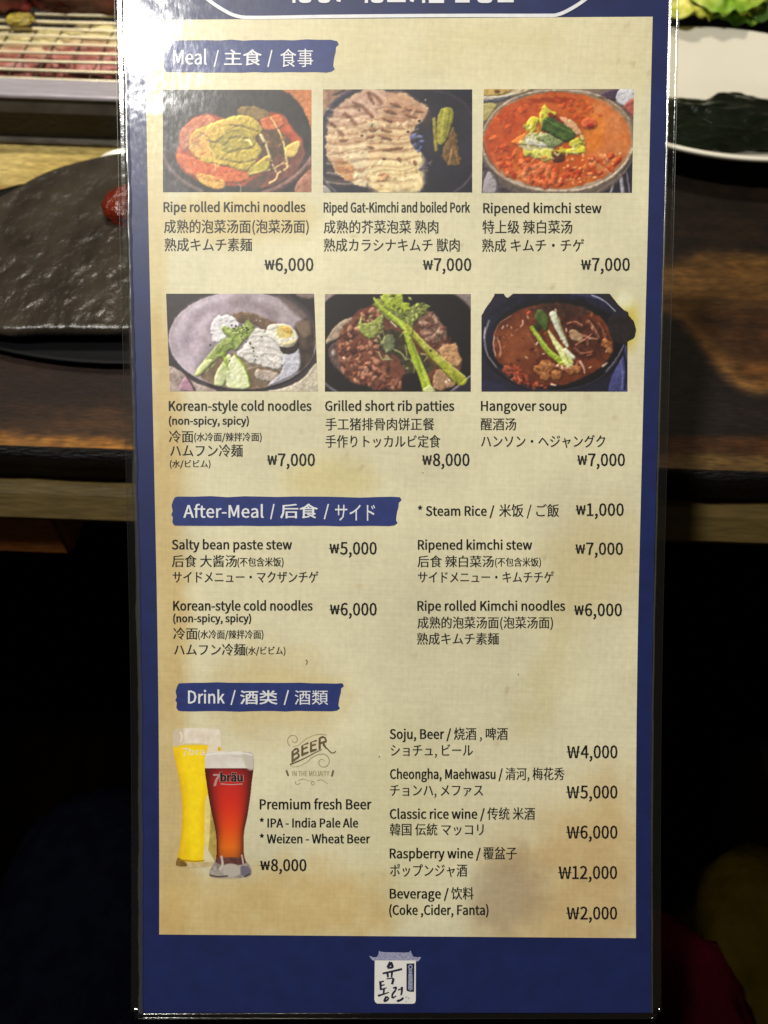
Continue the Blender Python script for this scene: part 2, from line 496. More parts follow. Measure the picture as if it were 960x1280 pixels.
def to_tri_px(verts, faces, h, name, mat, parent=None):
    V = np.asarray(verts, float)
    W = P(V[:, 0], V[:, 1], h + (V[:, 2] if V.shape[1] > 2 else 0))
    return to_card(mesh(name, [tuple(q) for q in W], faces, mat), parent)

class Ribbons:
    """ink strokes and filled outlines in photo pixels, gathered into one print mesh"""
    def __init__(s):
        s.v, s.f = [], []
    def stroke(s, pts, w0, w1=None, smooth=True, n=6):
        w1 = w0 if w1 is None else w1
        p = cr_open(pts, n) if smooth and len(pts) > 2 else np.asarray(pts, float)
        t = np.gradient(p, axis=0); t /= np.linalg.norm(t, axis=1)[:, None] + 1e-9
        nn = np.stack([-t[:, 1], t[:, 0]], 1)
        k = len(p); b = len(s.v)
        for i in range(k):
            wd = (w0 + (w1 - w0) * i / max(1, k - 1)) / 2
            s.v += [p[i] + nn[i] * wd, p[i] - nn[i] * wd]
        for i in range(k - 1):
            s.f.append((b + 2*i, b + 2*i + 2, b + 2*i + 3, b + 2*i + 1))
        return s
    def fill(s, pts, smooth=False):
        p = cr_closed(pts) if smooth else np.asarray(pts, float)
        b = len(s.v); s.v += list(p); s.f.append(tuple(range(b, b + len(p))))
        return s
    def build(s, name, mat, h, parent=None):
        o = to_tri_px([(q[0], q[1], q[2] if len(q) > 2 else 0.0) for q in s.v], s.f, h, name, mat, parent)
        me = o.data                                    # every face of a print looks at the reader
        me.update()
        bad = [p.index for p in me.polygons if p.normal.dot(-FW) < 0]
        if bad:
            import bmesh
            bm = bmesh.new(); bm.from_mesh(me); bm.faces.ensure_lookup_table()
            bmesh.ops.reverse_faces(bm, faces=[bm.faces[i] for i in bad]); bm.to_mesh(me); bm.free()
        return o

# lettering: a font curve is turned into a mesh and laid on the bowed card
def _font(n):
    try:
        return bpy.data.fonts.load(os.path.join(bpy.utils.system_resource('DATAFILES'), 'fonts', n))
    except Exception:
        return None
FONT = _font('Noto Sans CJK Regular.woff2')
INTER = _font('Inter.woff2')
def glyphs(s, font=None, res=2, off=0.0):
    c = bpy.data.curves.new('lettering', 'FONT')
    c.body = s
    c.resolution_u = res
    c.offset = off
    f = font or FONT
    if f:
        c.font = f
    o = bpy.data.objects.new('lettering', c)
    COL.objects.link(o)
    me = bpy.data.meshes.new_from_object(o.evaluated_get(bpy.context.evaluated_depsgraph_get()))
    n = len(me.vertices); V = np.zeros(n * 3, np.float32); me.vertices.foreach_get('co', V)
    fs = [tuple(p.vertices) for p in me.polygons]
    bpy.data.objects.remove(o); bpy.data.curves.remove(c); bpy.data.meshes.remove(me)
    return V.reshape(-1, 3)[:, :2].astype(float), fs
def cap_of(font):
    v, _ = glyphs('H', font)
    return v[:, 1].max()
CAPS = {}
def text(R_, s, x0, x1, base, cap, font=None, off=0.0, slope=0.0, cjk=False, shear=0.0, bold=0.0):
    """add s to ribbons R_: ink from x0 to x1, baseline at row base, capitals cap px high (cjk: ink box cap px high)"""
    v, fs = glyphs(s, font, 2, 0.0)
    bold = bold or off * 110      # heavier ink: the same glyphs again, a hair aside
    key = font.name if font else 'n'
    if key not in CAPS:
        CAPS[key] = cap_of(font)
    lo, hi = v[:, 0].min(), v[:, 0].max()
    k = cap / CAPS[key]
    x = x0 + (v[:, 0] - lo) * (x1 - x0) / (hi - lo)
    y = base - v[:, 1] * k + slope * (x - x0)
    x = x + shear * (base - y)
    for k, (dx, dy) in enumerate(((-.5, 0), (.5, 0)) if bold < .5 else ((-.5, -.25), (.5, -.25), (-.5, .25), (.5, .25)) if bold else ((0, 0),)):
        b = len(R_.v)
        R_.v += list(np.stack([x + dx * bold, y + dy * bold, 0 * x + k * 1.2e-5], 1))
        R_.f += [tuple(b + i for i in f) for f in fs]
    return R_
CK = 0.733 / 0.93                # ink box of a han line -> capital height
def cj(R_, s, x0, x1, top, bot, **k):
    hgt = bot - top
    return text(R_, s, x0, x1, bot - 0.075 * hgt, hgt * CK, **k)

H1, H2, H3, H4 = 0.00016, 0.00024, 0.00032, 0.00040
# --- header: curved white frame and the feet of its lettering
r = Ribbons()
r.stroke([(170, -120), (205, -70), (240, -18), (259, -1), (278, 12), (296, 20.3), (320, 22.2), (400, 21), (500, 20), (600, 19.6), (680, 19.6), (697, 18.6), (714, 11), (732, -1), (750, -18), (790, -70), (820, -120)], 4.4)
r.build('header_frame', M_pale, H1)
r = Ribbons()
def rbox(x0, x1, y0, y1, wd=5.0, q=5):
    r.stroke([(x0 + wd/2, y0 + q), (x0 + wd/2, y1 - q), (x0 + wd/2 + 1, y1 - wd/2 - .6), (x0 + q + 1, y1 - wd/2), (x1 - q - 1, y1 - wd/2), (x1 - wd/2 - 1, y1 - wd/2 - .6), (x1 - wd/2, y1 - q), (x1 - wd/2, y0 + q)], wd, smooth=False)
    r.stroke([(x0 + 3, y0 + wd/2), (x1 - 3, y0 + wd/2)], wd, smooth=False)
for x0, x1 in ((373, 390), (397, 413.5), (463, 480), (596, 616)):
    rbox(x0, x1, -26, 4)
for x in (367.5, 458, 529.5):
    r.stroke([(x, -26), (x, 4)], 3.8, smooth=False)
for x0, x1 in ((423, 430), (514.5, 522)):
    r.stroke([(x0, 2.4), (x1, -26)], 5, smooth=False)
for x0, x1, y in ((484, 507, 3), (536, 555, 4), (569, 587, 3.5), (622, 642, 3.2)):
    r.stroke([(x0, y - 2.5), (x1, y - 2.5)], 5, smooth=False)
    r.stroke([(x0 + 2.5, -26), (x0 + 2.5, y - 5)], 5, smooth=False)
    r.stroke([(x0 + 5, -23.5), (x1, -23.5)], 5, smooth=False)
r.build('header_lettering', M_pale, H1)

# --- section banners, ragged like a dry brush
def banner(x0, y0, x1, y1, seed, dy=0.0):
    rs = np.random.RandomState(seed)
    top = [(x, y0 + rs.randn() * .35 + dy * (x - x0) / (x1 - x0)) for x in np.linspace(x0 + 7, x1 - 10, 14)]
    right = [(x1 - 2 + a, y0 + b * (y1 - y0)) for a, b in ((0, .02), (2, .12), (-1.5, .2), (-2, .36), (-3.5, .5), (-4.5, .66), (-5, .8), (-3, .9), (-7, .98))]
    bot = [(x, y1 + rs.randn() * .35) for x in np.linspace(x1 - 16, x0 + 8, 14)]
    left = [(x0 + a, y0 + b * (y1 - y0)) for a, b in ((3, .98), (0.5, .88), (1.2, .7), (-.8, .62), (1, .5), (-.4, .3), (1.4, .14), (3.5, .03))]
    rr = Ribbons().fill(top + right + bot + left)
    return rr.build('section_banner', M_banner, H1)
ba = banner(204.5, 51, 423.5, 90.5, 1, -1)
bb = banner(215, 620.8, 502, 657.5, 2, .5)
bc = banner(220, 853.2, 430, 889, 3, .6)
ba['label'] = 'blue brush banner heading the meals'; bb['label'] = 'blue brush banner heading the side dishes'; bc['label'] = 'blue brush banner heading the drinks'
def slash(rr, x0, x1, y0, y1):
    rr.stroke([(x0, y1), (x1, y0)], 1.7, smooth=False)
BO = 0.0065
r = Ribbons(); text(r, 'Meal', 217, 258.5, 81, 18, None, 0.0055); slash(r, 268, 273, 63, 84); cj(r, '主食', 280.5, 327, 62, 82, off=BO); slash(r, 335, 340, 63, 84); cj(r, '食事', 350.5, 391.5, 61, 84, off=.001)
r.build('lettering', M_pale, H2, ba)
r = Ribbons(); text(r, 'After-Meal', 229.7, 329.5, 647, 15.5, None, 0.0055); slash(r, 338.5, 342.5, 630, 649); cj(r, '后食', 350.8, 397, 629.5, 647.5, off=BO); slash(r, 405.5, 410.5, 630, 649); cj(r, 'サイド', 418.9, 468.8, 629, 651.5, off=.001)
r.build('lettering', M_pale, H2, bb)
r = Ribbons(); text(r, 'Drink', 235.5, 280.7, 879, 15.8, None, 0.0055); slash(r, 289, 294, 862.5, 881); cj(r, '酒类', 300.7, 346.5, 862.5, 880, off=BO); slash(r, 355.5, 360.5, 862.5, 881); cj(r, '酒類', 368.5, 410.2, 862, 880.6, off=.001)
r.build('lettering', M_pale, H2, bc)

# --- entries: dish names in three languages, then the price
TO = 0.0066
def won(R_, s, x0, x1, top, bot, small=True, wx=None):
    cap = bot - top
    wx = wx or x0 + (12.6 if small else 17.0)
    gap = 1.3 if small else 1.0
    if small:
        text(R_, '₩', x0, wx, bot - .1 * cap, cap * .78, off=.005)
    else:
        text(R_, '₩', x0, wx, bot, cap, off=.003)
    text(R_, s, wx + gap, x1, bot, cap, off=TO)
def entry(lines, price, small=True):
    rr = Ribbons()
    for ln in lines:
        k, s = ln[0], ln[1]
        if k == 'L':
            text(rr, s, ln[2], ln[3], ln[4], ln[5], off=TO)
        else:
            cj(rr, s, ln[2], ln[3], ln[4], ln[5], off=TO * .6)
    rr.build('menu_entry', M_ink, H1)
    if price:
        pp = Ribbons(); won(pp, *price, small=small)
        pp.build('price', M_ink, H1)
entry([('L', 'Ripe rolled Kimchi noodles', 204.8, 381.4, 264.9, 12), ('C', '成熟的泡菜汤面(泡菜汤面)', 205.3, 385.8, 274.3, 291.4), ('C', '熟成キムチ素麺', 205.9, 314.9, 297.3, 314)], ('6,000', 330.6, 391.5, 322.7, 338.6))
entry([('L', 'Riped Gat-Kimchi and boiled Pork', 404.8, 587.1, 265.6, 12.2), ('C', '成熟的芥菜泡菜 熟肉', 404.8, 547.7, 275, 291.8), ('C', '熟成カラシナキムチ 獣肉', 404.8, 574.4, 297.8, 314.4)], ('7,000', 528.5, 588.8, 323, 338.6))
entry([('L', 'Ripened kimchi stew', 604.2, 751.4, 266.3, 12), ('C', '特上级 辣白菜汤', 603.1, 715.1, 275, 292), ('C', '熟成 キムチ・チゲ', 602.7, 730, 298.2, 314.8)], ('7,000', 726, 786.9, 322.7, 338.6))
entry([('L', 'Korean-style cold noodles', 211.4, 389, 513.4, 12), ('L', '(non-spicy, spicy)', 211.4, 310.9, 530.7, 9.6), ('C', '冷面', 211.4, 241.6, 537.7, 553), ('C', '(水冷面/辣拌冷面)', 243, 327, 540.5, 551.5), ('C', 'ハムフン冷麺', 213, 303.3, 555, 571), ('C', '(水/ビビム)', 212.5, 263, 574.6, 584.4)], ('7,000', 333.9, 393.4, 567, 582.4))
entry([('L', 'Grilled short rib patties', 406.6, 567.4, 513.4, 12), ('C', '手工猪排骨肉饼正餐', 407, 542.7, 522, 537.8), ('C', '手作りトッカルビ定食', 407, 550.3, 543.4, 559.4)], ('8,000', 527.4, 586.6, 567, 582.4))
entry([('L', 'Hangover soup', 601.4, 708, 513.4, 12), ('C', '醒酒汤', 601, 645, 522, 537.8), ('C', 'ハンソン・ヘジャングク', 601.4, 756.3, 543.3, 559.4)], ('7,000', 721.3, 780.8, 567, 582.4))
entry([('L', 'Salty bean paste stew', 215.2, 364.7, 686.6, 11.8), ('C', '后食 大酱汤', 215.2, 295.9, 693.3, 708.7), ('C', '(不包含米饭)', 296.9, 354.3, 696.3, 708), ('C', 'サイドメニュー・マクザンチゲ', 216, 397.9, 713.4, 728.6)], ('5,000', 411.5, 470.6, 677.6, 693))
rr = Ribbons(); text(rr, '* Steam Rice / ', 522.6, 617.5, 644.6, 11.8, off=TO); text(rr, '米饭 / ご飯', 624, 698.6, 644.8, 13, off=TO * .6)
rr.build('menu_entry', M_ink, H1); rr = Ribbons(); won(rr, '1,000', 719.6, 779.3, 629.3, 644.7); rr.build('price', M_ink, H1)
entry([('L', 'Ripened kimchi stew', 522.6, 664.7, 686.9, 11.8), ('C', '后食 辣白菜汤', 522, 616.9, 694, 708.9), ('C', '(不包含米饭)', 618.8, 676, 696.6, 708), ('C', 'サイドメニュー・キムチチゲ', 522.6, 692, 713.6, 728.6)], ('7,000', 718.9, 778.3, 678.3, 693.4))
entry([('L', 'Korean-style cold noodles', 216.8, 390.5, 763, 11.8), ('L', '(non-spicy, spicy)', 216.8, 313.7, 777.5, 9.4), ('C', '冷面', 216.8, 246.8, 784, 799.2), ('C', '(水冷面/辣拌冷面)', 247.8, 329.2, 787, 798.4), ('C', 'ハムフン冷麺', 217.8, 306.6, 804, 819.2), ('C', '(水/ビビム)', 307.5, 356.6, 807.6, 818.3)], ('6,000', 412.1, 470.6, 753.7, 769.2))
entry([('L', 'Ripe rolled Kimchi noodles', 522, 706, 763.2, 11.8), ('C', '成熟的泡菜汤面(泡菜汤面)', 522, 691, 770.3, 785.4), ('C', '熟成キムチ素麺', 521.3, 623.3, 790.4, 805.6)], ('6,000', 717.3, 777, 754.4, 770))
rr = Ribbons(); text(rr, 'Soju, Beer /', 487.4, 563.5, 923.4, 12, off=TO); text(rr, '烧酒 , 啤酒', 567.5, 634.4, 923.6, 12.6, off=TO * .6); cj(rr, 'ショチュ, ビール', 488.5, 591, 929.5, 945.2, off=TO * .6)
rr.build('menu_entry', M_ink, H1); rr = Ribbons(); won(rr, '4,000', 708, 771.4, 931.7, 947.6, False); rr.build('price', M_ink, H1)
rr = Ribbons(); text(rr, 'Cheongha, Maehwasu /', 487.7, 628, 973.4, 12, off=TO); text(rr, '清河, 梅花秀', 632, 705.2, 973.6, 12.6, off=TO * .6); cj(rr, 'チョンハ, メファス', 487.7, 603.6, 979.5, 995.2, off=TO * .6)
rr.build('menu_entry', M_ink, H1); rr = Ribbons(); won(rr, '5,000', 707.5, 771.4, 981.9, 997.8, False); rr.build('price', M_ink, H1)
rr = Ribbons(); text(rr, 'Classic rice wine /', 487.4, 605.5, 1023.2, 12, off=TO); text(rr, '传统 米酒', 609, 668.4, 1023.4, 12.6, off=TO * .6); cj(rr, '韓国 伝統 マッコリ', 487.4, 604.3, 1028.6, 1044.2, off=TO * .6)
rr.build('menu_entry', M_ink, H1); rr = Ribbons(); won(rr, '6,000', 707.5, 771.4, 1032, 1048, False); rr.build('price', M_ink, H1)
rr = Ribbons(); text(rr, 'Raspberry wine /', 487.4, 600.5, 1072.6, 12, off=TO); text(rr, '覆盆子', 604, 645.7, 1072.8, 12.6, off=TO * .6); cj(rr, 'ポップンジャ酒', 487.7, 583.7, 1079.4, 1095.6, off=TO * .6)
rr.build('menu_entry', M_ink, H1); rr = Ribbons(); won(rr, '12,000', 697.4, 771, 1082.4, 1098.4, False); rr.build('price', M_ink, H1)
rr = Ribbons(); text(rr, 'Beverage /', 487.4, 560.5, 1122.8, 12, off=TO); text(rr, '饮料', 564, 591.9, 1123, 12.6, off=TO * .6); text(rr, '(Coke ,Cider, Fanta)', 486.7, 610.3, 1143.3, 12, off=TO)
rr.build('menu_entry', M_ink, H1); rr = Ribbons(); won(rr, '2,000', 707.5, 771, 1133.2, 1149, False); rr.build('price', M_ink, H1)
rr = Ribbons(); text(rr, 'Premium fresh Beer', 325, 464, 1011.4, 12.4, off=TO); text(rr, '* IPA - India Pale Ale', 325, 447.4, 1034, 11, off=TO); text(rr, '* Weizen - Wheat Beer', 325, 462.3, 1053.8, 11, off=TO)
rr.build('menu_entry', M_ink, H1); rr = Ribbons(); won(rr, '8,000', 325, 382.8, 1073.8, 1088.6); rr.build('price', M_ink, H1)

# --- the six printed dish photographs
PK = 4.571
def photo(cv, ox, oy, label, tilt=0.0):
    px = ox + cv.X / PK + tilt * (cv.Y - cv.b[1]) / PK; py = oy + cv.Y / PK
    o = to_card(grid_mesh('dish_photo', cv, P(px, py, H1).reshape(-1, 3), M_photo))
    o['label'] = label
    return o
NX, NY = 300, 206
# 1: rolled kimchi noodles in a dark bowl
c = Canvas(40, 57, 888, 641, NX, NY, (58, 54, 52), 1)
c.shape(ell(455, 350, 455, 370, 8), (40, 36, 36), (56, 50, 48), soft=12, warp=10, ns=90)
c.shape([(715, 50), (780, 95), (840, 170), (880, 260), (900, 330), (920, 40)], (178, 104, 56), (200, 128, 76), soft=10, warp=5)
c.shape([(800, 660), (805, 590), (850, 530), (895, 470), (920, 660)], (150, 96, 74), (176, 124, 100), soft=10, warp=5)
c.line([(893, 440), (850, 500), (780, 565), (690, 620), (600, 655)], 26, 30, (150, 112, 104), soft=14, c2=(120, 86, 80))
c.line([(880, 300), (878, 400), (840, 480)], 8, 12, (96, 80, 78), soft=12, alpha=.6)
c.line([(900, 470), (850, 530), (780, 590), (700, 640)], 10, 10, (72, 44, 38), soft=8)
c.line([(40, 430), (90, 520), (170, 590), (260, 640)], 22, 26, (112, 94, 90), soft=16)
c.shape([(40, 560), (120, 590), (200, 645), (40, 645)], (74, 70, 74), soft=20)
c.shape([(120, 400), (150, 300), (210, 220), (300, 195), (450, 230), (600, 190), (720, 205), (800, 300), (840, 370), (800, 480), (720, 560), (600, 610), (430, 605), (280, 590), (170, 540), (125, 470)], (158, 66, 34), (196, 92, 48), soft=18, warp=14, ws=60, ns=40)
c.shape([(130, 330), (180, 250), (260, 205), (330, 215), (340, 270), (240, 330), (160, 400)], (176, 96, 60), (196, 124, 84), soft=14, warp=10, ns=30)
c.shape([(560, 290), (660, 280), (760, 330), (770, 420), (720, 500), (640, 520), (590, 440)], (84, 58, 30), (118, 82, 44), soft=16, warp=12, ns=18)
c.shape([(640, 480), (760, 420), (830, 380), (850, 440), (780, 540), (680, 600), (600, 590)], (104, 58, 46), (132, 80, 64), soft=20, warp=12)
c.shape([(470, 170), (510, 148), (590, 160), (650, 195), (620, 235), (540, 225), (480, 205)], (116, 92, 44), (146, 116, 62), soft=8, warp=9, ws=18, ns=14)
c.shape([(600, 225), (660, 205), (705, 200), (732, 240), (718, 272), (640, 290), (600, 260)], (182, 86, 38), (206, 116, 62), soft=8, warp=7, ns=20)
c.shape([(120, 430), (200, 440), (330, 480), (420, 500), (530, 520), (520, 575), (420, 590), (300, 575), (180, 530), (130, 480)], (188, 84, 34), (206, 112, 54), soft=10, warp=10, ns=24)
c.shape([(200, 310), (260, 275), (330, 250), (430, 212), (520, 205), (590, 245), (606, 300), (570, 330), (600, 400), (592, 440), (540, 500), (500, 520), (420, 495), (330, 480), (240, 450), (190, 390)], (186, 160, 52), (206, 180, 70), soft=7, warp=9, ws=30, ns=40)
c.shape([(205, 320), (280, 280), (320, 300), (300, 380), (330, 440), (250, 445), (190, 390)], (208, 158, 72), (216, 176, 92), soft=16, warp=8, ns=30)
for q, a, b in (([(420, 215), (520, 206), (590, 246), (606, 292), (560, 285), (480, 262), (425, 255)], (176, 150, 46), (204, 180, 74)),
                ([(300, 262), (430, 222), (470, 262), (400, 300), (350, 350), (290, 345)], (192, 158, 60), (206, 174, 80)),
                ([(350, 345), (390, 300), (470, 272), (545, 300), (560, 345), (500, 330), (430, 330), (390, 372)], (150, 134, 40), (184, 162, 60)),
                ([(380, 375), (430, 335), (520, 335), (566, 352), (545, 390), (470, 400), (400, 420)], (140, 128, 38), (170, 152, 54)),
                ([(345, 390), (400, 415), (480, 405), (560, 395), (598, 410), (575, 455), (500, 470), (410, 462), (350, 435)], (176, 152, 50), (196, 174, 70)),
                ([(410, 465), (500, 475), (575, 458), (545, 505), (500, 522), (430, 500)], (164, 140, 42), (190, 166, 62))):
    c.shape(q, a, b, soft=6, warp=9, ws=16, ns=14)
for q in ([(350, 350), (385, 315), (450, 290), (520, 290)], [(390, 372), (430, 338), (500, 332), (556, 345)], [(400, 422), (480, 402), (560, 392)], [(425, 256), (490, 266), (560, 288), (600, 300)], [(540, 380), (570, 400), (598, 405)], [(410, 464), (500, 473), (570, 456)], [(290, 345), (350, 350), (400, 300)], [(250, 300), (300, 330), (320, 400)]):
    c.line(q, 6, 3, (96, 80, 26), soft=7, alpha=.7)
c.specks(46, [(300, 270), (520, 215), (600, 300), (590, 430), (500, 510), (340, 470)], 3, 8, [(206, 186, 92), (140, 122, 36), (216, 196, 110), (124, 104, 30)], soft=7, el=2.6, alpha=.5)
c.specks(26, [(140, 330), (250, 220), (330, 230), (300, 400), (200, 430)], 4, 10, [(214, 140, 96), (186, 96, 56), (206, 152, 84)], soft=10, el=2.2, alpha=.5)
c.line([(300, 385), (335, 430), (340, 480), (338, 520)], 9, 5, (226, 190, 110), soft=5)
c.line([(515, 345), (535, 352), (548, 375)], 8, 5, (248, 236, 170), soft=5)
c.line([(530, 340), (545, 350)], 5, 4, (255, 250, 220), soft=3)
c.shape([(525, 545), (540, 500), (590, 460), (640, 430), (655, 470), (640, 510), (570, 540)], (160, 146, 52), (190, 172, 76), soft=6, warp=5)
c.line([(540, 540), (600, 525), (680, 505), (740, 465)], 12, 8, (204, 180, 110), soft=5)
c.shape([(232, 545), (270, 535), (330, 550), (392, 578), (394, 615), (350, 628), (290, 610), (245, 580)], (208, 152, 64), (222, 176, 92), soft=6, warp=5)
c.shape([(740, 385), (785, 358), (825, 355), (812, 415), (790, 440), (745, 440)], (200, 170, 84), (220, 192, 110), soft=6, warp=4)
c.line([(656, 218), (690, 270), (720, 330), (738, 400), (752, 500)], 8, 14, (218, 196, 120), soft=4)
c.line([(600, 318), (628, 370), (648, 430), (668, 490), (690, 530)], 20, 7, (206, 190, 136), soft=5)
c.line([(650, 590), (685, 570), (700, 535), (750, 505)], 14, 8, (218, 192, 126), soft=5)
c.line([(690, 495), (740, 480), (765, 492)], 7, 6, (206, 170, 104), soft=4)
c.specks(22, [(580, 330), (740, 340), (740, 500), (640, 500)], 4, 9, [(140, 104, 60), (64, 42, 22), (160, 120, 70)], soft=6)
c.specks(16, [(130, 430), (330, 500), (510, 540), (420, 580), (200, 530)], 5, 11, [(214, 118, 70), (180, 60, 26), (222, 140, 90)], soft=8, alpha=.6)
c.shape([(560, 560), (640, 540), (600, 610), (540, 640), (480, 640)], (74, 62, 54), soft=16, alpha=.8)
c.line([(470, 590), (485, 610), (482, 640)], 8, 8, (150, 140, 130), soft=6)
c.mottle(.12, 13).finish()
photo(c, 195, 100, 'printed picture of rolled kimchi noodles in a black bowl')
# 2: boiled pork slices
c = Canvas(40, 55, 892, 643, NX, NY, (40, 36, 50), 2)
c.shape(ell(480, 350, 450, 345), (38, 34, 46), (50, 46, 62), soft=30, ns=120)
c.shape([(20, 40), (220, 40), (150, 90), (80, 150), (25, 240)], (140, 104, 80), (168, 132, 104), soft=10, warp=5)
c.line([(220, 55), (150, 95), (85, 150), (38, 225)], 20, 16, (72, 66, 96), soft=12)
c.line([(100, 85), (160, 60)], 10, 14, (60, 48, 48), soft=12)
c.line([(40, 560), (70, 600), (120, 648)], 16, 16, (98, 94, 98), soft=10)
c.shape([(30, 600), (70, 615), (90, 655), (30, 655)], (160, 154, 146), soft=8)
c.line([(895, 540), (860, 590), (790, 645)], 16, 14, (76, 72, 84), soft=14)
c.line([(640, 55), (760, 85), (850, 140), (895, 210)], 10, 8, (62, 56, 72), soft=12)
c.shape([(780, 50), (900, 50), (900, 130), (850, 110)], (30, 30, 52), soft=12)
def pork(pts, cs):
    c.shape(pts, cs[0], cs[1], soft=8, warp=16, ws=26, ns=36)
pork([(56, 360), (70, 270), (110, 180), (170, 115), (250, 68), (330, 55), (400, 66), (470, 92), (440, 150), (350, 215), (310, 290), (300, 380), (304, 480), (296, 560), (280, 610), (210, 590), (120, 545), (95, 480), (60, 430)], ((186, 150, 116), (206, 178, 138)))
c.shape([(60, 270), (110, 180), (180, 110), (300, 60), (420, 75), (400, 160), (300, 240), (150, 260)], (172, 132, 112), (194, 158, 138), soft=40, warp=10, alpha=.85)
pork([(400, 150), (430, 100), (500, 78), (560, 110), (630, 150), (640, 190), (600, 240), (550, 290), (545, 350), (590, 400), (604, 450), (588, 500), (604, 560), (596, 625), (500, 632), (400, 642), (320, 620), (290, 560), (300, 460), (286, 390), (296, 300), (350, 220)], ((196, 164, 122), (212, 184, 140)))
c.shape([(400, 90), (500, 78), (640, 170), (590, 250), (480, 270), (380, 230)], (172, 126, 100), (190, 148, 118), soft=40, warp=12, alpha=.85)
c.shape([(300, 480), (420, 440), (600, 430), (600, 630), (400, 645), (310, 610)], (206, 186, 128), (222, 206, 158), soft=40, warp=14, ns=24, alpha=.8)
c.shape([(180, 400), (290, 380), (290, 600), (210, 560)], (210, 194, 150), (222, 208, 172), soft=30, warp=12, alpha=.75)
c.shape([(100, 470), (190, 470), (216, 520), (200, 575), (130, 540)], (176, 104, 54), (200, 140, 84), soft=18, warp=10, alpha=.85)
for k in range(9):         # slice edges fanning round the left stack
    a = R(200 + k * 15.5) if k < 5 else None
    y = 250 + (k - 2) * 52
    if k < 4:
        x0, y0 = 90 + 74 * k, 260 - 62 * k
        c.line([(x0 - 10, y0), (x0 + 30, y0 + 20), (x0 + 60, y0 + 55)], 12, 24, (122, 80, 58), soft=12, alpha=.8)
        c.line([(x0 + 12, y0 - 18), (x0 + 52, y0 + 10), (x0 + 90, y0 + 46)], 12, 8, (214, 184, 158), soft=12, alpha=.7)
    c.line([(66, y), (140, y + 14), (220, y + 6), (290, y - 10)], 9, 11, (138, 98, 66), soft=12, alpha=.55)
    c.line([(66, y + 20), (150, y + 32), (230, y + 26), (290, y + 10)], 13, 9, (226, 206, 166), soft=12, alpha=.55)
for k in range(10):
    y = 205 + k * 44
    c.line([(300, y + 30), (380, y + 22), (470, y + 30), (560 + (k % 3) * 12, y + 10)], 12, 8, (140, 94, 60), soft=12, alpha=.55 if k < 6 else .3)
    c.line([(300, y + 50), (400, y + 42), (500, y + 50), (580, y + 32)], 14, 10, (228, 206, 160), soft=14, alpha=.5)
for k in range(8):
    y = 130 + 60 * k
    c.line([(70 + 6 * abs(k - 4), y + 60), (150, y + 30 + 4 * k), (220, y + 22), (300, y + 40 - 3 * k)], 5, 4, (112, 76, 50), soft=7, alpha=.5)
    c.line([(310 + 8 * abs(k - 4), y + 40), (400, y + 24), (500, y + 30), (590 - 8 * abs(k - 3), y + 10)], 5, 4, (112, 72, 46), soft=7, alpha=.5)
for x, y, l, an in ((310, 105, 42, 62), (228, 150, 36, 55), (185, 205, 36, 45), (455, 145, 36, 22), (425, 185, 40, 14), (405, 230, 34, 25), (318, 205, 20, 40), (320, 285, 26, 5), (400, 290, 34, 10), (395, 330, 44, 18), (310, 325, 26, -15), (440, 395, 60, -8), (560, 175, 60, 10), (150, 345, 26, 10), (95, 255, 26, 40), (540, 205, 40, 20), (310, 385, 24, 20), (385, 545, 30, 5), (475, 455, 22, 60), (565, 475, 18, 70)):
    c.shape(ell(x, y, l, 10, an), (110, 66, 44), (140, 90, 60), soft=9, warp=6, ws=14, alpha=.85)
for x, y in ((262, 320), (525, 296), (545, 305), (388, 452), (590, 235)):
    c.shape(ell(x, y, 9, 6), (48, 30, 22), soft=5)
c.specks(90, [(90, 300), (300, 120), (560, 150), (540, 350), (590, 600), (330, 600), (120, 500)], 5, 12, [(226, 206, 166), (170, 128, 92), (216, 190, 148), (150, 104, 72)], soft=9, alpha=.5)
c.shape([(345, 560), (400, 545), (402, 575), (350, 580)], (190, 140, 96), soft=8, alpha=.7)
c.shape([(690, 300), (700, 190), (735, 160), (784, 170), (780, 250), (745, 340), (720, 372), (695, 360)], (128, 124, 36), (168, 158, 60), soft=8, warp=6, ns=14)
c.line([(735, 170), (725, 250), (715, 350)], 12, 8, (186, 178, 78), soft=8, alpha=.8)
c.line([(765, 175), (755, 250), (735, 330)], 7, 5, (92, 92, 28), soft=6, alpha=.8)
c.line([(674, 225), (680, 310), (686, 402)], 22, 20, (134, 120, 44), soft=7, c2=(160, 150, 70))
c.shape([(745, 350), (780, 270), (806, 320), (812, 400), (826, 480), (760, 490), (720, 430)], (96, 70, 36), (126, 96, 54), soft=10, warp=10, ws=16, ns=12)
c.line([(775, 400), (770, 440), (755, 485)], 12, 8, (168, 126, 78), soft=8); c.line([(800, 410), (808, 450), (815, 485)], 9, 6, (150, 110, 70), soft=6)
c.shape(ell(640, 230, 18, 50, 10), (62, 52, 52), soft=20)
c.specks(14, [(550, 320), (605, 330), (600, 400), (560, 390)], 5, 11, [(86, 96, 150), (120, 128, 176), (60, 66, 110)], soft=8)
c.specks(10, [(590, 490), (655, 470), (650, 520), (610, 540)], 5, 10, [(98, 84, 96), (70, 62, 80)], soft=8)
c.shape(ell(625, 115, 5, 5), (200, 190, 190), soft=5)
c.mottle(.12, 13).finish()
photo(c, 395, 100, 'printed picture of boiled pork slices on a dark plate')
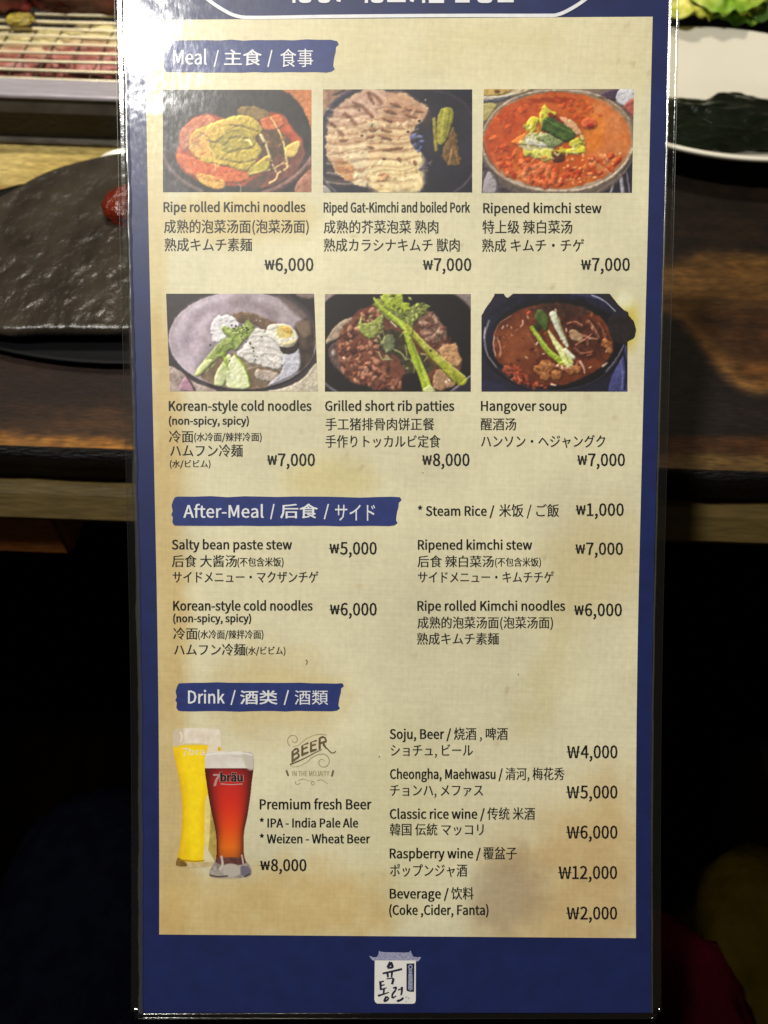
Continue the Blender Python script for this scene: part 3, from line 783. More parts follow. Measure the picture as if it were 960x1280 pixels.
# 3: kimchi stew
c = Canvas(44, 53, 902, 645, NX, NY, (120, 104, 92), 3)
c.shape([(30, 40), (320, 40), (250, 85), (120, 110), (30, 130)], (190, 168, 128), (206, 190, 160), soft=8)
c.shape([(40, 50), (190, 50), (170, 80), (50, 92)], (170, 138, 70), (196, 168, 96), soft=8, warp=6, ns=12); c.shape(ell(120, 66, 18, 10), (110, 66, 30), soft=8)
c.line([(44, 100), (140, 98), (230, 78)], 10, 7, (196, 192, 184), soft=5); c.line([(44, 122), (130, 118), (190, 100)], 22, 12, (88, 88, 100), soft=8)
c.shape([(40, 140), (120, 140), (90, 200), (45, 240)], (160, 146, 84), (190, 176, 120), soft=10, ns=12)
c.shape([(690, 95), (760, 60), (820, 52), (800, 115), (760, 110)], (82, 62, 84), soft=8)
c.shape([(800, 115), (825, 50), (910, 50), (910, 120), (850, 150)], (184, 182, 188), (206, 204, 206), soft=8)
c.shape([(845, 150), (910, 105), (910, 215), (885, 195)], (158, 76, 70), (176, 96, 86), soft=8)
c.shape([(40, 470), (110, 540), (200, 600), (260, 650), (40, 650)], (60, 48, 56), (104, 92, 96), soft=8, ns=20)
c.shape([(75, 530), (130, 560), (120, 650), (50, 650)], (150, 142, 146), soft=8)
c.shape([(910, 460), (850, 530), (760, 600), (700, 650), (910, 650)], (52, 46, 58), soft=8)
c.line([(835, 545), (852, 650)], 22, 22, (158, 154, 164), soft=6); c.line([(870, 530), (890, 650)], 8, 8, (128, 124, 136), soft=5); c.line([(800, 590), (780, 650)], 14, 14, (150, 144, 150), soft=6)
c.shape(ell(473, 345, 436, 304), (132, 112, 96), (176, 158, 138), soft=6, ns=120)
c.shape([(45, 350), (140, 560), (300, 630), (470, 650), (650, 640), (800, 570), (905, 400), (890, 480), (790, 610), (640, 660), (300, 660), (110, 560)], (96, 84, 78), soft=10)
c.line([(46, 400), (90, 490), (180, 565), (310, 618), (470, 636), (640, 622), (770, 565), (860, 480), (900, 400)], 16, 16, (196, 178, 156), soft=7, c2=(150, 132, 116))
c.line([(46, 300), (90, 210), (180, 130), (300, 80), (450, 62), (600, 70), (720, 100), (820, 160), (880, 230)], 12, 12, (186, 170, 146), soft=7, c2=(140, 124, 108))
c.shape(ell(470, 345, 416, 276), (186, 80, 22), (202, 104, 40), soft=8, warp=8, ws=40, ns=50)
c.shape([(700, 110), (800, 170), (870, 260), (880, 400), (800, 500), (700, 540), (650, 400), (640, 220)], (196, 112, 58), (210, 136, 84), soft=60, warp=20, ns=50, alpha=.8)
c.shape([(60, 300), (140, 190), (260, 130), (360, 120), (330, 220), (240, 300), (230, 430), (130, 480), (70, 420)], (172, 62, 20), (192, 86, 34), soft=40, warp=20, ns=30, alpha=.8)
c.shape([(620, 200), (720, 210), (740, 330), (680, 420), (620, 340)], (206, 108, 24), (216, 128, 40), soft=40, warp=10, alpha=.7)
c.shape([(310, 110), (540, 100), (550, 125), (350, 130)], (140, 44, 18), soft=18, warp=10, alpha=.7)
c.specks(120, [(90, 330), (250, 420), (420, 470), (640, 440), (820, 420), (760, 540), (480, 610), (250, 580), (120, 480)], 6, 16, [(214, 116, 60), (170, 46, 14), (224, 142, 90), (198, 84, 36), (182, 60, 20)], soft=10, alpha=.6)
c.specks(40, [(560, 430), (740, 400), (840, 420), (720, 560), (470, 590)], 4, 9, [(232, 176, 136), (226, 160, 112)], soft=6, alpha=.7, el=1.2)
c.specks(40, [(90, 240), (280, 140), (600, 110), (800, 200), (640, 230), (300, 240), (180, 330)], 6, 15, [(168, 48, 14), (206, 96, 44), (190, 70, 24)], soft=12, alpha=.5)
c.specks(36, [(250, 480), (440, 440), (460, 590), (280, 590)], 8, 18, [(222, 132, 84), (176, 66, 30), (210, 110, 62)], soft=9, alpha=.6)
c.shape(ell(650, 250, 46, 34), (198, 84, 44), (214, 112, 70), soft=12); c.shape(ell(655, 262, 24, 15), (162, 50, 22), soft=12)
c.line([(100, 420), (130, 500), (150, 540)], 16, 10, (214, 110, 60), soft=10, alpha=.7)
c.shape([(250, 360), (300, 310), (380, 300), (440, 330), (450, 400), (420, 450), (330, 440), (280, 400)], (176, 166, 118), (206, 198, 160), soft=10, warp=12, ws=18, ns=14)
c.shape([(292, 250), (320, 210), (360, 220), (350, 270), (330, 300), (296, 290)], (196, 184, 36), (214, 204, 70), soft=7, warp=5); c.line([(340, 240), (330, 270), (310, 285)], 8, 6, (140, 130, 20), soft=7)
c.shape([(360, 230), (390, 140), (420, 170), (460, 190), (440, 230), (390, 260)], (190, 180, 44), (216, 206, 84), soft=6, warp=6)
c.shape([(210, 350), (260, 320), (290, 300), (270, 370), (220, 365)], (212, 120, 50), soft=6, warp=6)
c.shape([(255, 350), (320, 340), (380, 355), (430, 350), (420, 385), (330, 375), (270, 372)], (186, 180, 168), (204, 200, 190), soft=8, warp=6)
c.shape([(480, 215), (540, 225), (590, 270), (610, 310), (560, 310), (500, 260)], (200, 144, 104), (216, 170, 130), soft=8, warp=8, ns=12)
c.line([(425, 200), (470, 225), (500, 250)], 26, 16, (124, 44, 24), soft=8)
c.shape([(340, 400), (430, 400), (445, 450), (400, 465), (330, 430), (290, 440), (275, 395), (310, 410)], (188, 182, 70), (210, 204, 110), soft=8, warp=9, ns=12)
c.shape([(450, 400), (500, 400), (510, 460), (460, 470), (440, 440)], (96, 50, 26), soft=12, warp=8)
c.shape([(470, 400), (540, 395), (610, 375), (632, 395), (620, 420), (540, 422), (480, 412)], (186, 178, 30), (212, 204, 70), soft=6, warp=4)
c.shape([(540, 355), (590, 330), (620, 350), (600, 385), (550, 385)], (190, 180, 60), soft=8, warp=5)
gar = [(260, 350), (300, 230), (400, 150), (480, 190), (600, 290), (630, 390), (500, 440), (420, 460), (290, 420)]
c.specks(60, gar, 4, 10, [(196, 186, 60), (150, 150, 70), (206, 200, 140), (176, 160, 40), (190, 110, 50), (110, 120, 50), (214, 206, 150)], soft=6, el=2.4, alpha=.75)
c.shape([(378, 262), (392, 222), (430, 215), (500, 250), (560, 290), (570, 320), (535, 355), (480, 340), (420, 300), (380, 290)], (54, 76, 30), (78, 102, 44), soft=8, warp=6, ns=14)
c.line([(400, 225), (470, 262), (556, 300)], 6, 5, (120, 150, 66), soft=8, alpha=.8); c.line([(385, 280), (450, 320), (520, 350)], 10, 8, (40, 62, 22), soft=8, alpha=.7)
c.shape([(350, 330), (420, 310), (470, 335), (500, 360), (440, 390), (390, 360)], (96, 112, 62), (150, 158, 112), soft=10, warp=10, ns=10)
c.mottle(.12, 13).finish()
photo(c, 595, 100, 'printed picture of red kimchi stew in a steel pot', -.02)
# 4: cold noodles in a steel bowl
c = Canvas(58, 56, 903, 613, NX, NY, (68, 60, 62), 4)
c.shape([(50, 480), (110, 490), (200, 560), (330, 620), (50, 625)], (150, 130, 124), (184, 168, 158), soft=10, ns=30)
c.shape([(110, 600), (150, 530), (180, 560), (200, 615)], (170, 130, 148), soft=14)
c.line([(150, 520), (185, 575), (200, 615)], 10, 8, (84, 66, 66), soft=6)
c.shape([(600, 620), (720, 590), (820, 540), (910, 450), (910, 625)], (176, 164, 144), (200, 190, 170), soft=10, ns=30)
c.shape([(760, 50), (910, 50), (910, 210), (860, 130)], (52, 42, 44), soft=10); c.shape([(800, 55), (905, 55), (905, 85), (830, 82)], (128, 110, 104), soft=12)
c.shape(ell(485, 328, 428, 286), (44, 38, 42), soft=8)
c.shape(ell(485, 322, 424, 278), (184, 170, 178), soft=6)
c.shape(ell(485, 322, 412, 268), (150, 136, 146), (176, 160, 168), soft=10, ns=90)
c.shape([(80, 320), (110, 220), (200, 130), (330, 80), (420, 90), (330, 200), (250, 300), (230, 420), (200, 500), (110, 430)], (160, 144, 158), (190, 174, 186), soft=60, warp=20, ns=70, alpha=.8)
c.shape([(420, 70), (640, 65), (780, 120), (800, 200), (700, 230), (560, 150), (420, 130)], (140, 124, 128), (172, 158, 162), soft=40, warp=10, ns=80, alpha=.8)
c.shape([(700, 70), (790, 110), (870, 190), (900, 260), (880, 210), (800, 190), (740, 130)], (104, 86, 84), soft=26, alpha=.9)
c.line([(110, 260), (180, 160), (300, 92), (420, 72)], 26, 20, (206, 194, 204), soft=40, alpha=.55)
c.line([(150, 360), (180, 250), (270, 160), (380, 120)], 30, 30, (134, 118, 130), soft=50, alpha=.5)
c.line([(120, 330), (150, 450), (260, 540)], 30, 40, (196, 184, 196), soft=50, alpha=.5)
c.line([(560, 80), (700, 110), (800, 190)], 18, 18, (196, 184, 190), soft=30, alpha=.5)
c.line([(440, 110), (560, 120), (680, 180)], 22, 18, (120, 104, 108), soft=36, alpha=.5)
c.shape([(790, 240), (870, 200), (903, 300), (880, 420), (800, 500), (780, 400)], (62, 50, 44), (92, 74, 62), soft=24, warp=8, ns=40)
c.shape([(790, 230), (860, 210), (875, 280), (830, 300)], (132, 110, 92), soft=24, alpha=.8)
c.shape([(430, 170), (520, 162), (620, 195), (690, 235), (620, 270), (540, 230), (440, 210)], (96, 74, 56), (124, 100, 78), soft=14, warp=8, ns=20)
c.shape([(220, 500), (300, 420), (440, 400), (560, 440), (700, 470), (690, 540), (600, 590), (450, 600), (300, 570)], (112, 92, 72), (140, 120, 98), soft=20, warp=12, ns=22)
c.shape([(310, 240), (330, 195), (390, 180), (440, 190), (470, 240), (420, 290), (360, 330), (315, 325)], (204, 198, 202), (222, 218, 220), soft=10, warp=12, ws=16, ns=18)
c.shape([(520, 320), (540, 260), (600, 260), (690, 300), (722, 380), (720, 450), (670, 490), (590, 470), (500, 440), (450, 400), (480, 370)], (188, 182, 176), (214, 210, 204), soft=9, warp=10, ws=20, ns=22)
for p in ([(500, 380), (580, 360), (680, 380), (710, 430)], [(480, 400), (560, 400), (640, 440), (670, 480)], [(540, 300), (620, 300), (680, 330)], [(560, 420), (620, 400), (700, 420)]):
    c.line(p, 8, 5, (160, 152, 144), soft=8, alpha=.7)
    c.line([(x + 4, y - 14) for x, y in p], 9, 6, (228, 224, 220), soft=8, alpha=.7)
for k in range(16):
    y0 = 285 + 13 * k; x0 = 500 + 18 * math.sin(k * 2.3) + max(0, 8 - k) * 4
    c.line([(x0, y0 + 10 * math.sin(k)), (x0 + 70, y0 - 12 + 6 * math.sin(k * 1.7)), (x0 + 150, y0 + 8 * math.cos(k)), (min(718, x0 + 205), y0 + 26)], 4, 3, ((150, 140, 132), (226, 222, 216))[k % 2], soft=5, alpha=.55)
c.specks(30, [(320, 200), (440, 190), (470, 240), (380, 320), (318, 320)], 4, 9, [(226, 222, 226), (170, 160, 168), (206, 200, 206)], soft=7, el=1.5, alpha=.6)
c.shape([(560, 490), (640, 500), (690, 520), (640, 560), (560, 540)], (150, 132, 116), (190, 176, 166), soft=14, warp=12, ns=14)
c.shape([(720, 400), (790, 350), (812, 420), (800, 490), (730, 540), (620, 580), (700, 500)], (176, 174, 186), (200, 198, 208), soft=12, ns=30)
c.shape([(700, 350), (790, 330), (800, 365), (770, 395), (710, 395)], (54, 42, 36), soft=10)
c.shape([(622, 265), (640, 235), (700, 228), (760, 240), (798, 285), (796, 330), (750, 362), (700, 355), (660, 320), (625, 295)], (212, 208, 192), (224, 220, 206), soft=6)
c.shape([(690, 340), (740, 355), (790, 335), (796, 310), (740, 330)], (176, 160, 110), soft=12, alpha=.7)
c.shape([(682, 285), (690, 245), (735, 236), (770, 262), (772, 295), (730, 310), (695, 308)], (206, 182, 92), (212, 194, 124), soft=16)
c.shape([(710, 250), (745, 240), (770, 265), (760, 285), (725, 270)], (204, 152, 60), soft=14, alpha=.6)
c.shape([(400, 300), (370, 262), (385, 240), (430, 255), (500, 230), (510, 205), (540, 225), (556, 245), (530, 290), (480, 340), (440, 380), (420, 340)], (124, 144, 62), (164, 178, 100), soft=8, warp=7, ws=14, ns=12)
c.shape([(200, 520), (240, 460), (310, 380), (380, 310), (430, 320), (440, 360), (370, 400), (300, 460), (240, 515)], (132, 148, 76), (170, 180, 112), soft=8, warp=5, ns=18)
c.shape([(205, 520), (240, 460), (290, 430), (310, 440), (260, 495), (225, 525)], (206, 214, 150), soft=12)
c.shape([(310, 575), (330, 500), (370, 440), (400, 400), (420, 430), (400, 500), (370, 575), (340, 585)], (184, 194, 134), (208, 212, 170), soft=8, warp=3)
c.shape([(385, 585), (390, 490), (430, 410), (470, 450), (505, 520), (518, 590), (450, 600)], (204, 210, 156), (216, 220, 186), soft=8, warp=3)
c.specks(14, [(230, 490), (330, 400), (420, 320), (420, 380), (260, 510)], 3, 7, [(196, 206, 130), (104, 128, 36), (176, 192, 90)], soft=6, el=3, ang=-45, alpha=.6)
c.line([(435, 405), (475, 450), (505, 520), (514, 592)], 10, 8, (150, 176, 40), soft=5); c.line([(370, 400), (385, 450), (395, 490)], 24, 8, (140, 166, 56), soft=8)
for p in ([(375, 255), (385, 285), (420, 300)], [(420, 330), (440, 300), (500, 270)], [(330, 400), (380, 350), (430, 340)], [(430, 320), (425, 350), (440, 360)]):
    c.line(p, 7, 5, (84, 112, 24), soft=5, alpha=.8)
c.line([(400, 270), (450, 280), (520, 240)], 9, 6, (206, 218, 130), soft=6, alpha=.9)
c.specks(26, [(410, 240), (520, 235), (510, 300), (500, 340), (440, 260)], 3, 5, [(36, 32, 22), (28, 26, 18)], soft=3, el=1.1, alpha=1)
c.specks(10, [(520, 340), (545, 340), (570, 450), (550, 460)], 3, 5, [(36, 32, 26)], soft=3, el=1.1, alpha=1)
for x, y in ((595, 303), (405, 440), (300, 350), (110, 195), (570, 208), (590, 212)):
    c.shape(ell(x, y, 5, 4), (40, 34, 28) if y > 212 else (190, 176, 170), soft=4)
c.mottle(.12, 13).finish()
photo(c, 195, 355, 'printed picture of cold noodles with egg and cucumber in a steel bowl', .04)
# 5: grilled short rib patties
c = Canvas(51, 58, 884, 615, NX, NY, (34, 26, 28), 5)
c.shape([(40, 50), (125, 50), (85, 80), (45, 110)], (150, 132, 126), soft=8); c.shape([(790, 50), (895, 50), (895, 150), (850, 110)], (136, 120, 118), soft=8)
c.line([(780, 56), (840, 95), (884, 140)], 10, 8, (84, 74, 78), soft=8)
c.shape([(890, 520), (830, 570), (780, 620), (890, 620)], (52, 46, 58), soft=10); c.line([(884, 525), (820, 575), (770, 615)], 9, 9, (140, 130, 140), soft=8)
c.line([(50, 570), (90, 600), (120, 620)], 16, 16, (110, 102, 116), soft=10)
c.shape([(55, 340), (80, 280), (130, 225), (200, 190), (250, 200), (150, 300), (90, 330)], (150, 130, 108), (176, 158, 134), soft=10, warp=5)
c.shape([(70, 380), (100, 340), (150, 330), (140, 440), (160, 520), (100, 470)], (74, 56, 52), (110, 90, 84), soft=14, warp=10, ns=16)
c.shape([(130, 300), (180, 220), (250, 150), (330, 118), (420, 130), (560, 150), (660, 170), (730, 240), (760, 320), (815, 380), (830, 460), (760, 570), (640, 600), (480, 605), (330, 590), (220, 570), (150, 490), (125, 400)], (92, 52, 38), (124, 74, 56), soft=14, warp=22, ws=30, ns=20)
c.shape([(570, 170), (660, 165), (735, 250), (740, 310), (660, 330), (600, 260)], (120, 92, 74), (150, 118, 98), soft=20, warp=14, ns=14)
c.shape([(130, 300), (260, 160), (360, 130), (380, 250), (340, 420), (500, 540), (400, 600), (180, 540), (130, 420)], (120, 66, 46), (146, 90, 66), soft=30, warp=16, ns=18, alpha=.7)
reg = [(140, 330), (250, 160), (350, 130), (380, 260), (360, 440), (520, 560), (420, 600), (180, 540), (135, 430)]
c.specks(170, reg, 6, 15, [(160, 104, 78), (82, 38, 24), (184, 128, 98), (104, 54, 36), (70, 30, 20), (196, 144, 116)], soft=8, alpha=.75)
c.specks(90, [(560, 180), (660, 170), (740, 260), (800, 380), (760, 440), (660, 350), (590, 260)], 6, 13, [(156, 118, 100), (90, 60, 48), (180, 150, 128), (112, 70, 60)], soft=8, alpha=.75)
c.specks(30, [(300, 480), (480, 540), (480, 600), (260, 570)], 8, 16, [(186, 136, 110), (150, 96, 74), (90, 50, 36)], soft=9, alpha=.8)
c.shape([(700, 370), (790, 340), (815, 380), (830, 460), (780, 470), (720, 430)], (172, 126, 84), (198, 156, 112), soft=14, warp=12, ns=14)
c.shape([(670, 540), (700, 490), (780, 510), (800, 570), (740, 605), (680, 605)], (150, 112, 82), (184, 146, 112), soft=10, warp=10, ns=14)
c.shape([(360, 290), (420, 260), (500, 290), (560, 380), (640, 430), (680, 470), (600, 540), (520, 520), (470, 420), (380, 390)], (54, 46, 30), (80, 72, 44), soft=16, warp=16, ns=18)
c.shape([(500, 520), (620, 520), (600, 610), (500, 610)], (34, 24, 22), soft=20)
c.shape([(250, 270), (240, 230), (262, 190), (270, 225), (330, 210), (360, 180), (390, 190), (370, 260), (330, 310), (290, 305)], (126, 136, 52), (166, 172, 92), soft=7, warp=12, ws=16, ns=14)
c.shape([(330, 120), (350, 80), (400, 120), (470, 150), (520, 130), (600, 110), (650, 130), (600, 190), (560, 230), (540, 300), (480, 250), (420, 210), (380, 180)], (104, 112, 52), (146, 150, 82), soft=8, warp=14, ws=18, ns=14)
c.shape([(375, 70), (400, 55), (490, 55), (500, 100), (540, 110), (530, 150), (480, 170), (420, 140), (390, 110)], (136, 152, 34), (178, 190, 70), soft=6, warp=12, ws=12, ns=10)
c.shape([(390, 300), (440, 290), (450, 360), (410, 395), (385, 360)], (92, 98, 66), (122, 126, 92), soft=8, warp=6)
for p, wd in (([(260, 190), (250, 240), (245, 270)], 9), ([(380, 170), (370, 230), (390, 300), (380, 330)], 9), ([(350, 290), (370, 320), (375, 350)], 8), ([(440, 370), (490, 400), (510, 430), (530, 430)], 9), ([(360, 390), (380, 430), (430, 430)], 10), ([(510, 350), (520, 400), (510, 430)], 7), ([(480, 300), (500, 270), (490, 250)], 7), ([(600, 400), (640, 410), (620, 440)], 10), ([(540, 430), (560, 470), (560, 510)], 7)):
    c.line(p, wd, wd * .6, (164, 170, 112), soft=5, alpha=.9)
c.specks(50, [(360, 80), (520, 70), (640, 130), (560, 220), (420, 200)], 4, 9, [(176, 186, 90), (74, 82, 28), (196, 204, 110)], soft=5, alpha=.8)
c.specks(30, [(270, 220), (370, 200), (420, 400), (560, 500), (400, 420)], 4, 9, [(150, 154, 90), (110, 112, 60), (176, 176, 128)], soft=5, alpha=.7)
c.line([(332, 82), (380, 140), (440, 190), (500, 240), (530, 320), (570, 430), (610, 520), (645, 625)], 14, 58, (146, 164, 30), soft=6, c2=(172, 188, 60), ns=24)
c.line([(420, 170), (490, 230), (540, 330), (600, 460), (650, 600)], 14, 18, (196, 210, 92), soft=10, alpha=.7)
c.line([(540, 320), (580, 430), (600, 500)], 12, 16, (108, 128, 20), soft=8, alpha=.7)
c.line([(520, 240), (570, 300), (660, 400), (740, 470), (830, 550)], 26, 62, (142, 148, 36), soft=6, c2=(178, 176, 76), ns=26)
c.line([(540, 255), (640, 350), (740, 440), (850, 530)], 7, 9, (206, 204, 110), soft=6, alpha=.8)
c.line([(560, 310), (640, 410), (720, 490), (790, 565)], 9, 9, (98, 98, 20), soft=7, alpha=.7)
c.shape(ell(654, 380, 8, 6), (60, 40, 20), soft=4)
c.shape([(612, 600), (650, 580), (676, 600), (680, 620), (620, 622)], (206, 210, 160), soft=10, alpha=.8)
c.line([(428, 215), (460, 248)], 8, 5, (236, 226, 190), soft=5)
for x, y in ((160, 425), (98, 395), (745, 560), (760, 550)):
    c.shape(ell(x, y, 8, 5, 50), (236, 220, 206), soft=5)
c.shape(ell(100, 395, 12, 20), (170, 158, 150), soft=12, alpha=.7)
c.mottle(.12, 13).finish()
photo(c, 395, 355, 'printed picture of grilled rib patties with green stalks')
# 6: hangover soup in a black pot whose handle runs past the picture edge
c = Canvas(28, 56, 916, 615, 314, 206, (40, 38, 54), 6)
c.shape([(20, 560), (100, 560), (200, 620), (20, 620)], (46, 44, 70), soft=20)
c.shape([(780, 520), (830, 420), (862, 360), (866, 620), (760, 620)], (66, 68, 116), (84, 86, 140), soft=10, ns=40)
c.line([(842, 380), (856, 480), (850, 600)], 14, 12, (34, 32, 52), soft=6); c.line([(822, 420), (838, 520), (832, 600)], 5, 5, (120, 122, 170), soft=5)
c.shape(ell(440, 335, 412, 284), (28, 24, 30), soft=8)
c.shape([(30, 360), (60, 200), (170, 100), (300, 62), (460, 56), (620, 66), (760, 120), (840, 200), (846, 330), (770, 180), (600, 100), (420, 86), (240, 120), (110, 220), (80, 380)], (24, 22, 34), (42, 40, 62), soft=16, ns=60)
c.line([(560, 60), (680, 80), (770, 130), (830, 190)], 26, 20, (52, 52, 86), soft=20)
c.line([(660, 64), (730, 95), (790, 150)], 5, 7, (168, 168, 190), soft=5)
c.line([(74, 212), (50, 300), (64, 400), (120, 480)], 10, 8, (136, 130, 142), soft=7); c.line([(52, 250), (46, 310)], 8, 8, (176, 172, 182), soft=6)
c.line([(120, 480), (220, 560), (360, 606), (520, 605), (680, 555), (790, 460), (846, 350)], 7, 6, (66, 62, 82), soft=8)
c.line([(742, 500), (800, 430), (842, 350)], 6, 5, (140, 136, 150), soft=5)
c.shape([(96, 320), (130, 230), (210, 170), (320, 125), (440, 112), (580, 130), (690, 180), (760, 250), (785, 330), (770, 410), (690, 490), (560, 560), (430, 585), (310, 570), (190, 500), (110, 420)], (92, 44, 24), (122, 62, 34), soft=10, warp=8, ns=46)
c.shape([(130, 330), (180, 250), (280, 230), (320, 300), (350, 400), (300, 480), (200, 470), (140, 410)], (116, 58, 30), (142, 78, 42), soft=40, warp=14, ns=40, alpha=.9)
c.shape([(480, 170), (620, 180), (720, 250), (760, 340), (700, 420), (560, 420), (520, 300)], (66, 34, 24), (98, 52, 36), soft=24, warp=14, ns=26)
c.shape([(300, 150), (420, 110), (560, 120), (660, 170), (520, 190), (400, 170)], (58, 34, 26), (84, 54, 40), soft=20, warp=12)
c.line([(104, 300), (100, 350), (112, 410)], 6, 5, (214, 190, 182), soft=5); c.line([(124, 310), (140, 370), (136, 410)], 9, 6, (196, 140, 116), soft=6)
c.line([(100, 300), (130, 230), (200, 180)], 4, 4, (168, 130, 112), soft=4)
for p, wd in (([(640, 215), (680, 270), (700, 310)], 26), ([(590, 290), (640, 310), (690, 320)], 22), ([(540, 300), (590, 330), (640, 320)], 24), ([(570, 350), (620, 320), (660, 290)], 18), ([(700, 230), (730, 290), (740, 330)], 16), ([(600, 240), (560, 220), (520, 230)], 22), ([(560, 370), (600, 400), (660, 390)], 16)):
    c.line(p, wd, wd * .6, (142, 84, 62), soft=7, c2=(96, 50, 36), ns=12)
    c.line([(x + 4, y - 6) for x, y in p], wd * .25, wd * .15, (196, 150, 124), soft=5, alpha=.8)
c.shape([(530, 275), (560, 260), (610, 300), (600, 325), (550, 320)], (150, 116, 86), (176, 142, 108), soft=8)
for cx, cy, r in ((400, 470, 36), (360, 490, 28), (395, 525, 30), (430, 470, 22), (500, 470, 30), (540, 490, 28), (575, 490, 24), (750, 350, 26), (765, 380, 20), (740, 330, 20), (460, 520, 30)):
    c.shape(ell(cx, cy, r * 1.1, r, 20), (134, 78, 40), (172, 112, 66), soft=8, warp=8, ws=12, ns=10)
    c.shape(ell(cx - r * .25, cy - r * .35, r * .5, r * .3, 20), (200, 144, 92), soft=9, alpha=.7)
c.specks(60, [(150, 480), (230, 470), (320, 560), (420, 590), (300, 590), (190, 530)], 5, 12, [(160, 70, 44), (120, 44, 28), (186, 100, 70)], soft=7, alpha=.8)
c.specks(50, [(120, 300), (300, 150), (600, 140), (760, 300), (720, 450), (560, 540), (350, 570), (150, 450)], 4, 10, [(156, 86, 52), (70, 32, 20), (176, 112, 76)], soft=7, alpha=.55)
c.specks(22, [(150, 250), (300, 150), (680, 200), (740, 460), (620, 500), (440, 560)], 3, 7, [(222, 196, 180), (206, 170, 150)], soft=4, alpha=.8, el=2.2)
c.line([(595, 445), (615, 480), (622, 510)], 14, 8, (206, 164, 150), soft=6); c.line([(725, 470), (750, 450)], 14, 8, (190, 160, 150), soft=6); c.line([(430, 572), (456, 580)], 9, 6, (230, 210, 190), soft=5)
c.line([(300, 290), (330, 340), (360, 410)], 14, 8, (142, 84, 60), soft=8)
c.line([(295, 170), (305, 160)], 16, 14, (196, 84, 54), soft=7); c.line([(268, 210), (265, 235), (255, 245)], 10, 8, (206, 160, 140), soft=6)
c.shape([(335, 190), (350, 152), (385, 150), (412, 200), (410, 250), (395, 270), (370, 240), (345, 215)], (64, 82, 36), (88, 106, 50), soft=7, warp=5)
c.shape([(370, 240), (340, 225), (330, 250), (360, 270)], (48, 56, 26), soft=8)
c.line([(318, 250), (360, 310), (410, 380), (485, 442)], 22, 38, (136, 158, 34), soft=5, c2=(160, 180, 62))
c.line([(325, 260), (370, 320), (440, 400)], 7, 8, (190, 206, 96), soft=6, alpha=.8)
c.line([(415, 270), (450, 330), (490, 390), (528, 448)], 14, 54, (196, 200, 116), soft=5, c2=(214, 216, 160))
c.line([(510, 380), (540, 410), (556, 420)], 30, 24, (208, 208, 178), soft=6); c.line([(505, 400), (530, 450)], 8, 6, (160, 166, 60), soft=5)
c.line([(440, 175), (455, 220), (480, 280), (520, 355)], 44, 18, (206, 208, 190), soft=5, c2=(186, 192, 160)); c.line([(470, 190), (490, 260), (520, 330)], 7, 6, (152, 160, 110), soft=5)
c.mottle(.12, 13).finish()
hd = [(752, 215), (775, 180), (830, 165), (868, 178), (900, 215), (912, 262), (900, 310), (860, 336), (810, 338), (770, 300)]
c.shape(hd, (24, 19, 20), (36, 28, 27), soft=10, ns=20)
c.shape([(700, 50), (760, 60), (800, 110), (850, 150), (880, 180), (800, 190), (760, 140)], (30, 26, 36), soft=8)
c.line([(660, 62), (730, 95), (795, 155)], 4, 6, (150, 150, 174), soft=5)
# trim: corners and everything right of the picture except the handle
c.cut([(864, 330), (864, 640), (930, 640), (930, 320), (912, 290), (900, 312)], smooth=False)
c.cut([(750, 40), (930, 40), (930, 330), (908, 300), (914, 262), (902, 215), (872, 180), (868, 160), (845, 150), (812, 118), (785, 84)], smooth=False)
c.cut([(20, 40), (106, 40), (106, 62), (84, 100), (60, 130), (33, 178), (20, 178)], smooth=False)
c.cut([(20, 170), (31, 170), (30, 640), (20, 640)], smooth=False)
c.cut([(150, 40), (230, 40), (182, 80), (168, 74)], smooth=False)
photo(c, 595, 355, 'printed picture of dark hangover soup in a black pot')

# --- printed beer glasses (photo px = 200 + X/5.818, 890 + Y/5.818)
BK = 5.818
def glass(cv, label, h):
    o = to_card(grid_mesh('beer_picture', cv, P(200 + cv.X / BK, 890 + cv.Y / BK, h).reshape(-1, 3), M_photo))
    o['label'] = label
    return o
PA = (192, 180, 140)
c = Canvas(86, 110, 456, 1140, 124, 344, PA, 8)
tall = [(96, 150), (104, 128), (170, 118), (300, 118), (415, 124), (440, 148), (446, 230), (446, 300), (430, 450), (410, 600), (404, 760), (410, 900), (420, 1020), (400, 1100), (330, 1125), (200, 1130), (122, 1116), (118, 1090), (135, 1030), (150, 930), (161, 750), (155, 600), (132, 450), (106, 330), (96, 245)]
c.shape([(90, 240), (450, 240), (450, 300), (410, 600), (404, 760), (420, 1040), (330, 1110), (140, 1095), (130, 1040), (150, 930), (161, 750), (155, 600), (130, 450), (104, 330)], (222, 184, 10), (230, 192, 14), soft=4, ns=60, smooth=False)
c.shape([(160, 300), (300, 260), (320, 500), (300, 760), (300, 1000), (220, 1060), (200, 760), (200, 560)], (236, 204, 14), (240, 210, 20), soft=60, alpha=.9)
c.line([(104, 330), (132, 450), (155, 600), (161, 750), (150, 930), (132, 1060)], 22, 22, (200, 156, 10), soft=24, alpha=.7)
c.shape([(90, 100), (460, 100), (450, 250), (380, 260), (350, 236), (280, 228), (180, 228), (140, 240), (96, 242)], (206, 192, 172), (220, 210, 196), soft=12, ns=40, smooth=False)
c.shape([(90, 110), (170, 115), (165, 230), (96, 245)], (190, 174, 148), soft=30, alpha=.9); c.line([(150, 150), (160, 180), (150, 215)], 10, 6, (228, 220, 206), soft=12)
c.shape([(350, 250), (440, 150), (450, 300), (420, 320), (350, 330)], (212, 202, 180), soft=14); c.shape(ell(432, 268, 12, 16), (206, 166, 20), soft=8)
c.shape([(330, 640), (360, 620), (372, 800), (352, 1000), (330, 1090), (318, 1090), (322, 900)], (212, 192, 110), (222, 206, 140), soft=12)
